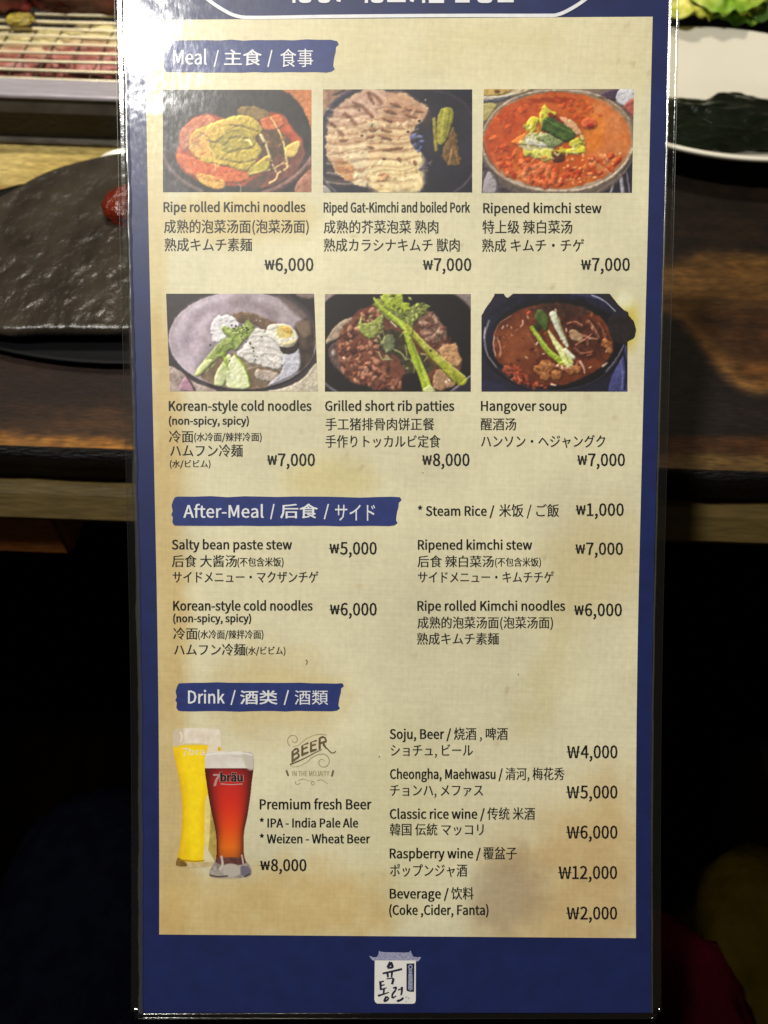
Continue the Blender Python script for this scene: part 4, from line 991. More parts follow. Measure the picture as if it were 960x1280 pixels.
c.shape([(372, 700), (404, 740), (412, 930), (402, 1080), (350, 1080), (362, 900)], (150, 128, 60), (176, 152, 80), soft=14)
c.shape([(330, 960), (350, 1000), (395, 1090), (330, 1110), (318, 1060)], (206, 196, 158), soft=14)
c.shape([(112, 1070), (160, 1070), (200, 1092), (320, 1090), (400, 1090), (330, 1130), (120, 1125)], (176, 156, 112), (196, 178, 138), soft=8, ns=20)
c.shape([(116, 1085), (135, 1060), (190, 1095), (190, 1120), (124, 1118)], (92, 66, 26), (128, 96, 40), soft=10); c.line([(150, 1075), (250, 1085), (320, 1080)], 10, 8, (150, 116, 24), soft=8)
out = np.zeros_like(c.A); c.A = out; c.cut(tall, 1.0); c.mottle(.04, 30)
ga = glass(c, 'printed picture of a tall glass of yellow beer', H1)
c = Canvas(318, 276, 690, 1214, 124, 312, PA, 9)
front = [(330, 315), (346, 296), (430, 286), (560, 284), (648, 290), (676, 312), (680, 400), (668, 500), (655, 620), (634, 760), (614, 850), (607, 950), (612, 1040), (626, 1085), (650, 1110), (664, 1150), (652, 1190), (560, 1206), (430, 1206), (362, 1192), (364, 1150), (392, 1100), (408, 1060), (412, 950), (402, 850), (382, 760), (358, 640), (340, 520), (327, 415)]
ty = (c.Y - 405) / (1075 - 405)
for ch, vals in enumerate(((112, 160, 178, 190, 192, 150), (18, 28, 36, 58, 92, 70), (20, 22, 20, 14, 16, 22))):
    c.C[..., ch] = np.interp(ty, (0, .12, .4, .62, .86, 1), vals)
xm = 500 + 12 * np.sin(ty * 3); hw = np.interp(c.Y, (405, 640, 860, 1080), (176, 148, 104, 104))
c.C *= np.clip(1.12 - .75 * np.clip(np.abs(c.X - xm) / hw, 0, 1) ** 3, .3, 1.2)[..., None]
c.line([(330, 430), (345, 540), (372, 690), (400, 830)], 26, 18, (104, 20, 20), soft=30, alpha=.45); c.line([(668, 430), (655, 560), (632, 720), (612, 850)], 26, 18, (96, 18, 20), soft=30, alpha=.5)
c.line([(411, 850), (416, 950), (418, 1060)], 12, 20, (96, 30, 24), soft=12); c.line([(605, 870), (603, 970), (610, 1060)], 16, 18, (120, 44, 26), soft=12)
c.line([(320, 416), (500, 408), (690, 416)], 12, 12, (84, 18, 18), soft=8)
c.shape([(310, 270), (700, 270), (690, 408), (320, 408)], (202, 194, 182), (214, 208, 198), soft=5, ns=50, smooth=False)
c.shape([(600, 280), (690, 290), (685, 410), (630, 405)], (186, 178, 166), soft=24); c.line([(340, 310), (420, 300), (600, 298), (670, 312)], 8, 8, (224, 220, 212), soft=8); c.line([(520, 320), (630, 325)], 8, 8, (188, 176, 160), soft=8)
c.shape([(300, 1075), (420, 1062), (600, 1062), (700, 1080), (700, 1220), (300, 1220)], (128, 118, 112), (168, 158, 148), soft=10, ns=26, smooth=False)
c.shape([(415, 1060), (610, 1060), (620, 1100), (520, 1115), (420, 1100)], (74, 40, 40), (104, 62, 56), soft=12, ns=18); c.line([(448, 1050), (456, 1110), (440, 1140)], 16, 22, (186, 174, 164), soft=8); c.line([(596, 1040), (606, 1100)], 10, 10, (188, 178, 172), soft=7)
c.shape([(470, 1110), (560, 1110), (580, 1180), (470, 1190)], (172, 164, 152), soft=14); c.shape([(590, 1120), (650, 1130), (655, 1180), (600, 1190)], (104, 96, 112), soft=14)
c.line([(366, 1185), (430, 1196), (490, 1190)], 10, 10, (66, 56, 50), soft=6); c.line([(620, 1195), (655, 1175)], 12, 10, (70, 60, 60), soft=6)
c.A = np.zeros_like(c.A); c.cut(front, 1.0)
gb = glass(c, 'printed picture of a shorter glass of red beer', H2)
r = Ribbons(); text(r, '7', 228.5, 234.5, 945.5, 10.5); text(r, 'bra', 237, 256, 943.6, 8); r.build('lettering', M_white, H2, ga)
r = Ribbons(); text(r, '7', 265.2, 273.2, 982, 14.5, off=.012, shear=.15); r.build('lettering', mat_print('print_rose_ink', (168, 128, 124), mottle=.1), H3, gb)
r = Ribbons(); text(r, 'bräu', 276, 303.3, 976.2, 10.2, off=.010); r.build('lettering', M_ink, H4, gb)
r = Ribbons(); text(r, 'bräu', 275.8, 303.6, 976.5, 10.6, off=.017); r.stroke([(276, 979.5), (289, 980.4), (303.5, 979.6)], 1.0); r.build('lettering', mat_print('print_faint_white', (176, 150, 146), mottle=.1), H3, gb)


# --- shop emblem at the foot of the card
def EM(x, y): return (455 + x / 12.8, 1180 + y / 12.8)
def ems(p): return [EM(*q) for q in p]
emb = Ribbons().fill(ems([(172, 250), (830, 250), (828, 900), (815, 938), (780, 952), (215, 950), (182, 930), (166, 890)])).build('shop_emblem', M_white, H1)
r = Ribbons().fill(ems([(85, 182), (150, 208), (205, 205), (232, 160), (240, 100), (262, 118), (330, 126), (640, 132), (722, 128), (745, 98), (765, 150), (790, 200), (860, 208), (912, 202), (890, 250), (850, 280), (820, 256), (180, 256), (145, 262), (105, 222)]))
r.build('roof', M_roof, H2, emb)
r = Ribbons()
r.fill(ems([(680, 308), (806, 304), (800, 760), (735, 760), (678, 742)]))
for p, a, b in ([[(428, 285), (375, 372)], 4.5, 3], [[(428, 285), (455, 350), (440, 372), (375, 378)], 3.5, 2.4], [[(298, 466), (420, 440), (610, 395)], 2.4, 2.6], [[(372, 450), (385, 530)], 3, 2.2], [[(448, 440), (440, 530)], 2.8, 2], [[(360, 552), (470, 540)], 1.6, 1.4], [[(472, 545), (462, 590), (448, 640)], 3, 3],
                [[(240, 606), (320, 590)], 2.2, 1.6], [[(262, 612), (268, 730)], 3, 2.6], [[(262, 664), (330, 645)], 2, 1.4], [[(265, 725), (360, 695)], 2, 1.4], [[(320, 715), (312, 790)], 2.6, 2], [[(222, 824), (300, 800), (400, 768)], 2.8, 1.4], [[(360, 830), (325, 900), (350, 905), (390, 868), (365, 835)], 2.8, 2],
                [[(465, 700), (515, 690), (500, 740)], 2.4, 2], [[(500, 740), (455, 800), (450, 860)], 2.6, 2.2], [[(455, 862), (515, 825)], 2.4, 1.4], [[(545, 730), (590, 712)], 2, 1.6], [[(606, 680), (604, 760), (590, 815)], 3, 2], [[(532, 890), (550, 905), (615, 872), (610, 850)], 3, 2.6]):
    r.stroke(ems(p), a, b)
r.build('brush_lettering', M_navyink, H2, emb)
r = Ribbons()
for cy, rx, ry in ((360, 28, 30), (415, 22, 16)):
    r.stroke(ems(list(ell(742, cy, rx, ry, 0, 12)) + [(742 + rx, cy)]), 1.5, smooth=False)
for a, b in (((712, 450), (772, 450)), ((742, 440), (740, 740)), ((722, 470), (716, 720)), ((764, 470), (766, 730)), ((716, 520), (770, 516)), ((714, 580), (770, 576)), ((716, 640), (770, 636)), ((716, 700), (770, 696))):
    r.stroke(ems([a, b]), 1.6, smooth=False)
r.stroke(ems([(655, 845), (690, 838)]), 1.1); r.stroke(ems([(700, 850), (725, 866)]), 1.1); r.stroke(ems([(660, 915), (685, 905)]), .9)
r.build('small_lettering', M_roof, H3, emb)

# --- BEER emblem
def EB(p): return [(350 + x / 12.0, 905 + y / 12.0) for x, y in p]
r = Ribbons()
sp1 = [(200 + (85 - 6.2 * k) * math.cos(2.35 - .52 * k), 238 - (-1) * (85 - 6.2 * k) * math.sin(2.35 + .0 - .52 * k + 0)) for k in range(-0, 13)]
def spiral(cx, cy, r0, r1, a0, a1, n=22):
    return [(cx + (r0 + (r1 - r0) * i / (n - 1)) * math.cos(R(a0 + (a1 - a0) * i / (n - 1))), cy + (r0 + (r1 - r0) * i / (n - 1)) * math.sin(R(a0 + (a1 - a0) * i / (n - 1)))) for i in range(n)]
r.stroke(EB(spiral(205, 240, 102, 18, 125, 530)), 1.0, .8)
r.stroke(EB([(190, 335), (270, 320), (340, 260), (420, 205), (520, 165), (620, 150), (700, 165)]), .5, .9)
r.stroke(EB(spiral(640, 565, 118, 22, -85, 330)), 1.3, .7)
r.stroke(EB([(150, 620), (210, 640), (300, 625), (400, 570), (470, 510), (560, 460), (650, 447)]), .5, 1.1)
r.build('beer_emblem', M_brown_light, H1)
be = Ribbons()
def tq(s, *a):
    for dx, dy in ((0, 0), (9, 2), (4, -6)):
        tq1(s, a[0] + dx, a[1] + dy, a[2] + dx, a[3] + dy, *a[4:], dx)
def tq1(s, x0, y0, x1, y1, hgt, sc, dd):
    # letters climbing along the banner
    v, fs = glyphs(s, None, 2, 0)
    lo, hi = v.min(0), v.max(0)
    u = (v[:, 0] - lo[0]) / (hi[0] - lo[0]); q = (v[:, 1] - lo[1]) / (hi[1] - lo[1])
    X = x0 + (x1 - x0) * u; Y = y0 + (y1 - y0) * u - 25 * np.sin(u * np.pi) - hgt * q
    b = len(be.v); be.v += [(q[0], q[1], dd * 2e-6) for q in EB(list(zip(X, Y)))]; be.f += [tuple(b + i for i in f) for f in fs]
tq('B', 172, 575, 290, 520, 165, 1); tq('E', 318, 480, 420, 430, 155, 1); tq('E', 450, 425, 545, 388, 150, 1); tq('R', 578, 385, 700, 375, 175, 1)
be.stroke(EB([(640, 310), (700, 360), (760, 420), (800, 430), (840, 405)]), 1.6, 1.2)
be.stroke(EB([(150, 605), (260, 560), (380, 505), (520, 430), (630, 378)]), 1.8, .8)
be.stroke(EB([(95, 690), (125, 775)]), 2.2, 2.2); be.stroke(EB([(800, 690), (775, 785)]), 2.2, 2.0)
be.build('emblem_lettering', M_brown, H2)
r = Ribbons()
text(r, 'IN THE MOJAITY', 365.5, 411.5, 970, 6.5, off=.002)
r.stroke(EB([(240, 850), (230, 890), (270, 905), (300, 880)]), .8); r.stroke(EB([(270, 845), (350, 825), (430, 850), (500, 855)]), .9, .5); r.stroke(EB(ell(492, 885, 22, 25)), .9); r.stroke(EB([(560, 850), (620, 835), (680, 870), (715, 890)]), 1.0, .6)
r.build('emblem_lettering', M_brown_light, H1)
# stray marks
for p, a, z in (([(382.5, 824.5), (384, 827), (383, 831)], 1.6, 1), ([(473.6, 945.3), (474.6, 946.4)], 1.6, 1.6), ([(528, 590.5), (529, 591.5)], 1.2, 1.2), ([(648, 842), (647.6, 844)], 1.0, .8)):
    Ribbons().stroke(p, a, z).build('speck', M_brown, H1)

# --- clear laminate round the print and its welded seam
def strip(u0, u1, y0, y1, n=120, nx=4, h0=-0.0004, h1=0.0002):
    us = np.linspace(u0, u1, nx); yv = np.linspace(y0, y1, n)
    U, Yv = np.meshgrid(us, yv)
    A = P(XU(U, Yv), Yv, h1).reshape(-1, 3); B = P(XU(U, Yv), Yv, h0).reshape(-1, 3)
    i = np.arange(n * nx).reshape(n, nx)
    q = np.stack([i[1:, :-1], i[1:, 1:], i[:-1, 1:], i[:-1, :-1]], -1).reshape(-1, 4)
    f = [tuple(a) for a in q] + [tuple(a[::-1] + n * nx) for a in q]
    loop = list(i[0, :]) + list(i[1:, -1]) + list(i[-1, -2::-1]) + list(i[-2:0:-1, 0])
    for a, b in zip(loop, loop[1:] + loop[:1]):
        f.append((a, b, b + n * nx, a + n * nx))
    return [tuple(v) for v in np.vstack([A, B])], f
vs, fs = [], []
for args in ((FL, UL - .15, TOP, FB - 8), (UR + .15, FR, TOP, FB - 8)):
    v, f = strip(*args); b = len(vs); vs += v; fs += [tuple(b + i for i in q) for q in f]
v, f = strip(FL + 1.5, FR - 1.5, PB + .6, FB, n=5, nx=60); b = len(vs); vs += v; fs += [tuple(b + i for i in q) for q in f]
to_card(mesh('laminate_margin', vs, fs, M_film, None, True))
def tube_px(pts, rad, h, seg=6):
    c = P(pts[:, 0], pts[:, 1], h)
    t = np.gradient(c, axis=0); t /= np.linalg.norm(t, axis=1)[:, None]
    nz = -_FW; sx = np.cross(t, nz); sx /= np.linalg.norm(sx, axis=1)[:, None]
    v = []
    for j in range(seg):
        a = 2 * np.pi * j / seg
        v.append(c + rad[:, None] * (math.cos(a) * sx + math.sin(a) * nz * .6))
    v = np.stack(v, 1).reshape(-1, 3); n = len(c); f = []
    for i in range(n - 1):
        for j in range(seg):
            f.append((i*seg + j, i*seg + (j+1) % seg, (i+1)*seg + (j+1) % seg, (i+1)*seg + j))
    return [tuple(q) for q in v], f
rs = np.random.RandomState(5)
for u, amp, r0, lab in ((UL, .55, .0011, 1), (UR + .5, .16, .00042, 2)):
    yv = np.linspace(TOP, PB, 420)
    wob = (fbm(yv / 55, yv * 0 + lab, 3) - .5) * 2 * amp
    rad = r0 * (.55 + .9 * fbm(yv / 30, yv * 0 + 7, lab))
    v, f = tube_px(np.stack([XU(u + wob, yv), yv], 1), rad, .00005, 8)
    to_card(mesh('laminate_seam', v, f, M_seam, None, True))
for u in (FL, FR):
    yv = np.linspace(TOP, FB - 8, 260)
    v, f = tube_px(np.stack([XU(u + 0 * yv, yv), yv], 1), np.full(260, .00018), 0, 6)
    to_card(mesh('laminate_edge', v, f, M_edgefilm, None, True))
xe = XU(np.linspace(FL + 3, FR - 3, 90), np.full(90, FB)); ye = np.full(90, FB)
v, f = tube_px(np.stack([xe, ye], 1), np.full(90, .00012), 0, 6)
to_card(mesh('laminate_edge', v, f, M_edgefilm, None, True))

# ------------------------------------------------------------------ the table and what stands on it
def lathe(prof, cx, cy, rx, ry, seg=72):
    v, f = [], []
    for (r, z) in prof:
        for k in range(seg):
            a = 2 * math.pi * k / seg
            v.append((cx + rx * r * math.cos(a), cy + ry * r * math.sin(a), z))
    for i in range(len(prof) - 1):
        for k in range(seg):
            f.append((i*seg + k, i*seg + (k+1) % seg, (i+1)*seg + (k+1) % seg, (i+1)*seg + k))
    return v, f
def at(o, thing):
    """hang a part built in world space under its thing"""
    o.parent = thing
    o.location = -Vector(thing.location)
    return o
def box(x0, x1, y0, y1, z0, z1, bev=0.0):
    import bmesh
    bm = bmesh.new()
    bmesh.ops.create_cube(bm, size=1)
    for v in bm.verts:
        v.co = Vector(((x0 + x1) / 2 + v.co.x * (x1 - x0), (y0 + y1) / 2 + v.co.y * (y1 - y0), (z0 + z1) / 2 + v.co.z * (z1 - z0)))
    if bev:
        bmesh.ops.bevel(bm, geom=bm.edges[:], offset=bev, segments=2, affect='EDGES')
    bm.verts.ensure_lookup_table()
    v = [tuple(q.co) for q in bm.verts]; f = [tuple(q.index for q in p.verts) for p in bm.faces]
    bm.free()
    return v, f
def tube(pts, rad, seg=8):
    pts = [Vector(p) for p in pts]; v, f = [], []
    for i, p in enumerate(pts):
        t = (pts[min(i + 1, len(pts) - 1)] - pts[max(i - 1, 0)]).normalized()
        a = t.orthogonal().normalized(); b = t.cross(a)
        for k in range(seg):
            g = 2 * math.pi * k / seg
            v.append(tuple(p + (a * math.cos(g) + b * math.sin(g)) * rad))
    for i in range(len(pts) - 1):
        for k in range(seg):
            f.append((i*seg + k, i*seg + (k+1) % seg, (i+1)*seg + (k+1) % seg, (i+1)*seg + k))
    return v, f
class Gather:
    def __init__(s): s.v, s.f = [], []
    def add(s, vf):
        b = len(s.v); s.v += list(vf[0]); s.f += [tuple(b + i for i in q) for q in vf[1]]
        return s
def zat(py, px, Y):              # height of the vertical plane y = Y seen at a photo pixel
    d = ray(px, py)
    return CAM_H + d.z * Y / d.y
def lump(name, cen, rad, mat, seed, amp=.2, fr=1.6, colf=None, parent=None, n=2.6, sub=(48, 28), rot=0):
    U, W_ = np.meshgrid(np.linspace(0, 2*np.pi, sub[0], endpoint=False), np.linspace(-np.pi/2 + .02, np.pi/2 - .02, sub[1]))
    sg = lambda a, e: np.sign(a) * np.abs(a) ** e
    e = 2 / n
    D = np.stack([sg(np.cos(W_), e) * sg(np.cos(U), e), sg(np.cos(W_), e) * sg(np.sin(U), e), sg(np.sin(W_), e)], -1).reshape(-1, 3)
    k = np.array([mnoise.fractal(Vector(p * fr) + Vector((seed * 3.1, seed * 1.7, 0)), 1.0, 2.0, 4) for p in D])
    V = D * (1 + amp * k)[:, None]
    cols = None
    if colf:
        cols = lin(np.array([colf(p, q) for p, q in zip(D, k)]))
    V = V * np.array(rad)
    c, s = math.cos(R(rot)), math.sin(R(rot))
    V = np.stack([V[:, 0] * c - V[:, 1] * s, V[:, 0] * s + V[:, 1] * c, V[:, 2]], 1) + np.array(cen)
    i = np.arange(sub[0] * sub[1]).reshape(sub[1], sub[0])
    j = np.roll(i, -1, 1)
    f = np.stack([i[:-1], j[:-1], j[1:], i[1:]], -1).reshape(-1, 4)
    f = [tuple(q) for q in f] + [tuple(i[0][::-1]), tuple(i[-1])]
    return mesh(name, [tuple(q) for q in V], f, mat, parent, True, cols)

M_wood = mat_attr('dark_wood', rough=.55, bump=.25, bscale=60, noise=.6, nscale=36, stretch=(3, 26, 10), spec=.18)
M_edge = mat_simple('dark_edge', (12, 8, 6), .55, .4, 30, bump=.5, bscale=40, spec=.2, stretch=(4, 20, 20))  # near-black tone for the front edge, legs and underside
M_tan = mat_simple('tan_wood', (74, 60, 28), .6, .25, 16, bump=.15, bscale=30, spec=.2, stretch=(3, 20, 20))
M_orange = mat_simple('orange_wood', (112, 66, 28), .6, .3, 20, bump=.2, bscale=40, spec=.2, stretch=(4, 4, 20))
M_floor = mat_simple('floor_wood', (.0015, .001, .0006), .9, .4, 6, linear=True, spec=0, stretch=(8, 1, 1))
M_steel = mat_simple('brushed_steel', (182, 176, 184), .28, .2, 30, metallic=.4, bump=.08, bscale=120, stretch=(2, 30, 30))
M_wire = mat_simple('grill_wire', (226, 214, 180), .3, .15, 60, metallic=.35)
M_black = mat_simple('black_enamel', (5, 5, 5), .2, .3, 60, bump=.25, bscale=600, spec=.5)
M_dks = mat_simple('dark_steel', (104, 98, 88), .3, .3, 40, metallic=.7, bump=.2, bscale=100)
M_coal = mat_simple('charcoal', (22, 18, 16), .9, .5, 60, bump=1, bscale=60)
M_china = mat_simple('white_china', (226, 219, 202), .22, .04, 12, spec=.5)
M_stone = mat_simple('dark_glazed_stoneware', (43, 37, 30), .26, .5, 26, bump=.36, bscale=48, spec=.5, stretch=(1.6, 1, 1))
M_tray = mat_simple('black_lacquer', (5, 5, 6), .6, .2, 30, spec=.12)
M_paste = mat_simple('chilli_paste', (100, 26, 8), .2, .25, 60, bump=.5, bscale=140, spec=.6)
M_leafd = mat_simple('pickled_leaf', (11, 18, 8), .2, .5, 30, bump=.3, bscale=70, spec=.5)
M_lett = mat_attr('lettuce_leaf', rough=.45, bump=.6, bscale=70, noise=.2)
M_meat = mat_attr('meat', rough=.38, bump=.5, bscale=90, noise=.2)
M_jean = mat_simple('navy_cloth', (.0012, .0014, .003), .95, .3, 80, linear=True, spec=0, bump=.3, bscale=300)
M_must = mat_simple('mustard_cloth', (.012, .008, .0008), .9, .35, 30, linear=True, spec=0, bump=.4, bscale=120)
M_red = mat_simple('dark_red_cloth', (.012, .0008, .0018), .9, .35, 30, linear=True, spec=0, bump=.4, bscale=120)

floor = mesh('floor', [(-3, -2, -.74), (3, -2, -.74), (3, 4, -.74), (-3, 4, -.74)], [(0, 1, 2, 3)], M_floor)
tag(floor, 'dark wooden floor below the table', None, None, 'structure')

# table: top with its wood figure and a painted plate shadow, dark front edge, slanted tan rail, legs
Y0 = T(480, 574).y
TX0, TX1, TY1 = -.72, .62, 1.12
tbl = empty('dining_table', 'dark brown wooden restaurant table with a dark front edge and tan rail under it', 'table', (0, Y0 + .3, -.74))
tc_ = Canvas(TX0 * 1000, Y0 * 1000, TX1 * 1000, TY1 * 1000, 620, 380, (58, 37, 18), 21)
def TP(l): return [(T(x, y).x * 1000, T(x, y).y * 1000) for x, y in l]
tc_.C *= (1 + .5 * (fbm(tc_.X / 160, tc_.Y / 26, 2) - .5))[..., None]
tc_.C *= (1 + .45 * (fbm(tc_.X / 70, tc_.Y / 5, 8) - .5))[..., None]
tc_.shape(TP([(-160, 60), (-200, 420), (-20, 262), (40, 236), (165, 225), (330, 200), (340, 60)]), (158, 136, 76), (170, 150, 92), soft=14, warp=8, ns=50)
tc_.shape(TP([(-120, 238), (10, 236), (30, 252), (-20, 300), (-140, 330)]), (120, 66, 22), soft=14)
tc_.shape(TP([(-200, 400), (-200, 520), (100, 520), (300, 520), (300, 400)]), (24, 13, 7), (34, 19, 9), soft=30, warp=10)  # dark brown wood with the stoneware plate's shadow painted into its colour
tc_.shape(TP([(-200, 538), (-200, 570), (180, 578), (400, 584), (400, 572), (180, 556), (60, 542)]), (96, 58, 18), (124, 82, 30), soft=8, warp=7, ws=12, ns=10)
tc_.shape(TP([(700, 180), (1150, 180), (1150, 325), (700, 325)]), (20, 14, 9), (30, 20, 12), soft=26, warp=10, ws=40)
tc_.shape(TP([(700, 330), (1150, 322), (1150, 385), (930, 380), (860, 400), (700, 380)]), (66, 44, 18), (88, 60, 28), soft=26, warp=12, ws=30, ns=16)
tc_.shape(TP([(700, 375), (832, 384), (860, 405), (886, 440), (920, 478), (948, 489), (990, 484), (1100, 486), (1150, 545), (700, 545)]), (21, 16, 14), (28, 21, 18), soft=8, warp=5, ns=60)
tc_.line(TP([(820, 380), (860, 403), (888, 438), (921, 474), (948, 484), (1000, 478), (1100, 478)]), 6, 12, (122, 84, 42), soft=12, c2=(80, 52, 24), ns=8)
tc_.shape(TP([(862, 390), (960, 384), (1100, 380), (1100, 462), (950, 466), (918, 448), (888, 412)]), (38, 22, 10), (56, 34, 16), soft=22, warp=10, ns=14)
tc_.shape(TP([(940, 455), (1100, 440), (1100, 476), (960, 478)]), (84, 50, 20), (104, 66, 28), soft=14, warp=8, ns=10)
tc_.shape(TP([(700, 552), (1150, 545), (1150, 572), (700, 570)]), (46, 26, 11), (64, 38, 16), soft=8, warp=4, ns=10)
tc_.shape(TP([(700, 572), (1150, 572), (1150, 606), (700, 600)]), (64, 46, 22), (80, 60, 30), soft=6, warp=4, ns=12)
tc_.C *= (1 + .5 * (fbm(tc_.X / 50, tc_.Y / 3.2, 12) - .5) + .25 * (fbm(tc_.X / 9, tc_.Y / 9, 15) - .5))[..., None]
Vt = np.stack([tc_.X / 1000, tc_.Y / 1000, 0 * tc_.X + .0012 * (fbm(tc_.X / 120, tc_.Y / 30, 5) - .5)], -1)[::-1]
tc_.C = tc_.C[::-1]
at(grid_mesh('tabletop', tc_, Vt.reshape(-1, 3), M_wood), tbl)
zf = zat(602, 20, Y0)
g = Gather()
nx = 160
vv, ff = [], []
for i in range(nx + 1):          # waney front edge
    x = TX0 + (TX1 - TX0) * i / nx
    wob = .0022 * (mnoise.fractal(Vector((x * 14, 0, 3)), 1, 2, 4))
    for (dy, z) in ((0.0005, 0.0003), (-.0022 + wob, -.0022), (-.003 + wob, -.006), (-.001 + wob, zf * .5), (.004 + wob * .5, zf), (.05, zf)):
        vv.append((x, Y0 + dy, z))
for i in range(nx):
    for j in range(5):
        a = i * 6 + j
        ff.append((a, a + 1, a + 7, a + 6))
at(mesh('dark_edge', vv, ff, M_edge, None, True), tbl)
Yr = Y0 - .016
zr = zat(652, 60, Yr)
vv, ff = [], []
prof = [(Y0 + .03, zf - .0003), (Y0 - .001, zf - .0004), (Y0 - .006, zf - .004), (Yr, zr + .004), (Yr + .001, zr), (Yr + .006, zr - .003), (Y0 + .03, zr - .003)]
for x in np.linspace(TX0, TX1, 60):
    vv += [(x, y, z) for y, z in prof]
k = len(prof)
for i in range(59):
    for j in range(k - 1):
        a = i * k + j
        ff.append((a, a + 1, a + k + 1, a + k))
at(mesh('rail', vv, ff, M_tan), tbl)
d0 = zat(690, 30, Yr + .01)
xa = (ray(-60, 668) * (Yr / ray(-60, 668).y)).x; xb = (ray(68, 668) * (Yr / ray(68, 668).y)).x
at(mesh('bracket', *box(xa, xb, Yr + .008, Y0 + .05, d0, zr - .0035, .004), M_orange), tbl)
for x in (TX0 + .05, TX1 - .05):
    for y in (Y0 + .09, TY1 - .06):
        at(mesh('leg', *box(x - .03, x + .03, y - .03, y + .03, -.739, zf, .004), M_edge), tbl)
at(mesh('underside', *box(TX0 + .002, TX1 - .002, Y0 + .055, TY1 - .002, zf, zf + .012), M_edge), tbl)
sv = [(TX0, Y0, 0), (TX1, Y0, 0)]

# grill
Yg = T(75, 181).y
zt = zat(121, 75, Yg)
GX0, GX1, GY1 = -.62, -.15, Yg + .42
grill = empty('tabletop_grill', 'steel rimmed charcoal grill with a wire grate cooking meat', 'grill', ((GX0 + GX1) / 2, (Yg + GY1) / 2, 0))
def ring(name, prof, mat, bev=None):
    """profile of (inset, z) swept round the grill's rectangle"""
    v, f = [], []
    for ins, z in prof:
        v += [(GX0 + ins, Yg + ins, z), (GX1 - ins, Yg + ins, z), (GX1 - ins, GY1 - ins, z), (GX0 + ins, GY1 - ins, z)]
    for i in range(len(prof) - 1):
        for j in range(4):
            f.append((i*4 + j, i*4 + (j+1) % 4, (i+1)*4 + (j+1) % 4, (i+1)*4 + j))
    return at(mesh(name, v, f, mat), grill)
z1 = zat(142, 75, Yg)
ring('foot_trim', [(0, .002), (-.003, .002), (-.0036, .003), (-.003, .004), (.001, .005)], M_dks)
ring('body', [(.001, .005), (.002, z1 - .001), (.003, z1)], M_black)
ring('collar', [(.003, z1), (-.002, z1 + .001), (.001, zt - .003), (.0005, zt - .0025)], M_dks)
Yi = (CAMP + ray(75, 98) * ((zt - CAM_H) / ray(75, 98).z)).y
wr = Yi - Yg
ring('rim', [(.0005, zt - .0025), (-.0015, zt - .001), (-.001, zt + .0006), (.001, zt + .0012), (.003, zt), (wr - .002, zt), (wr, zt - .001), (wr, zt - .03)], M_steel)
at(mesh('charcoal_bed', *box(GX0 + wr, GX1 - wr, Yg + wr, GY1 - wr, zt - .05, zt - .036), M_coal), grill)
g = Gather(); y = Yi + .0005; k = 0
P0 = [98, 86.5, 75, 64.5, 54, 44, 34.5]
ysw = [(CAMP + ray(75, p) * ((zt - CAM_H) / ray(75, p).z)).y for p in P0]
pit = ysw[-1] - ysw[-2]
while ysw[-1] < GY1 - wr - .01:
    ysw.append(ysw[-1] + pit)
for y in ysw:
    g.add(tube([(GX0 + wr - .004 + t * (GX1 - GX0 - 2 * wr + .008), y + .0006 * math.sin(t * 9 + y * 90), zt - .0005 - .0012 * math.sin(t * 3.1)) for t in np.linspace(0, 1, 14)], .0013, 6))
at(mesh('grate', g.v, g.f, M_wire, None, True), grill)
g = Gather(); x = GX0 + wr + .01
while x < GX1 - wr:
    g.add(tube([(x, Yg + wr - .002, zt - .0032), (x, GY1 - wr + .002, zt - .0032)], .0007, 6)); x += .022
at(mesh('cross_wires', g.v, g.f, M_dks, None, True), grill)

def on(px, py, z): return CAMP + ray(px, py) * ((z - CAM_H) / ray(px, py).z)
def fat(p, q):
    t = np.clip(1.0 + p[1] * 1.9 + q * .6, 0, 1)
    return np.array((156, 90, 80)) * (1 - t) + np.array((206, 192, 142)) * t
def redmeat(p, q):
    t = np.clip(.35 + q * 1.3 + .5 * math.sin(p[0] * 6), 0, 1)
    return np.array((74, 30, 26)) * (1 - t) + np.array((118, 62, 50)) * t
zm = zt - .0165
def meat(name, px, py, rad, seed, colf, label, z=zm, rot=0, amp=.16, n=3.4):
    c = on(px, py, z)
    o = lump(name, (0, 0, 0), rad, M_meat, seed, amp, 1.8, colf, None, n, rot=rot)
    o.location = c
    tag(o, label, 'meat', 'meat on the grill')
    return o
meat('meat_slice', 22, 72, (.036, .036, .012), 3, fat, 'pale fatty slice of pork under the grate wires, the one beside the grill rim corner', rot=8)
meat('meat_slice', 70, 70, (.018, .030, .012), 9, fat, 'narrow pork slice with a white fat tip in the gap between two wider slices', rot=-6)
meat('meat_slice', 128, 66, (.036, .046, .013), 5, fat, 'wide reddish pork slice with pale fat nearest the blue menu edge', rot=-4)
meat('meat_chunk', 98, -30, (.064, .028, .026), 12, redmeat, 'big dark red chunk of meat lying on top of the grate', z=zt + .022, rot=-3, n=2.6)
meat('meat_chunk', 8, -14, (.02, .03, .014), 14, lambda p, q: np.array((120, 44, 40)) * (.8 + q), 'small red meat strip beside the big chunk on the grate', z=zt + .012, rot=20)
o = lump('cabbage_piece', (0, 0, 0), (.011, .010, .003), M_lett, 4, .2, 2, lambda p, q: np.array((150, 132, 52)) * (1 + q * .4), None, 2.4)
o.location = on(24, 24, zt + .004); tag(o, 'small yellow cabbage piece on the grate in front of the red meat', 'vegetable')

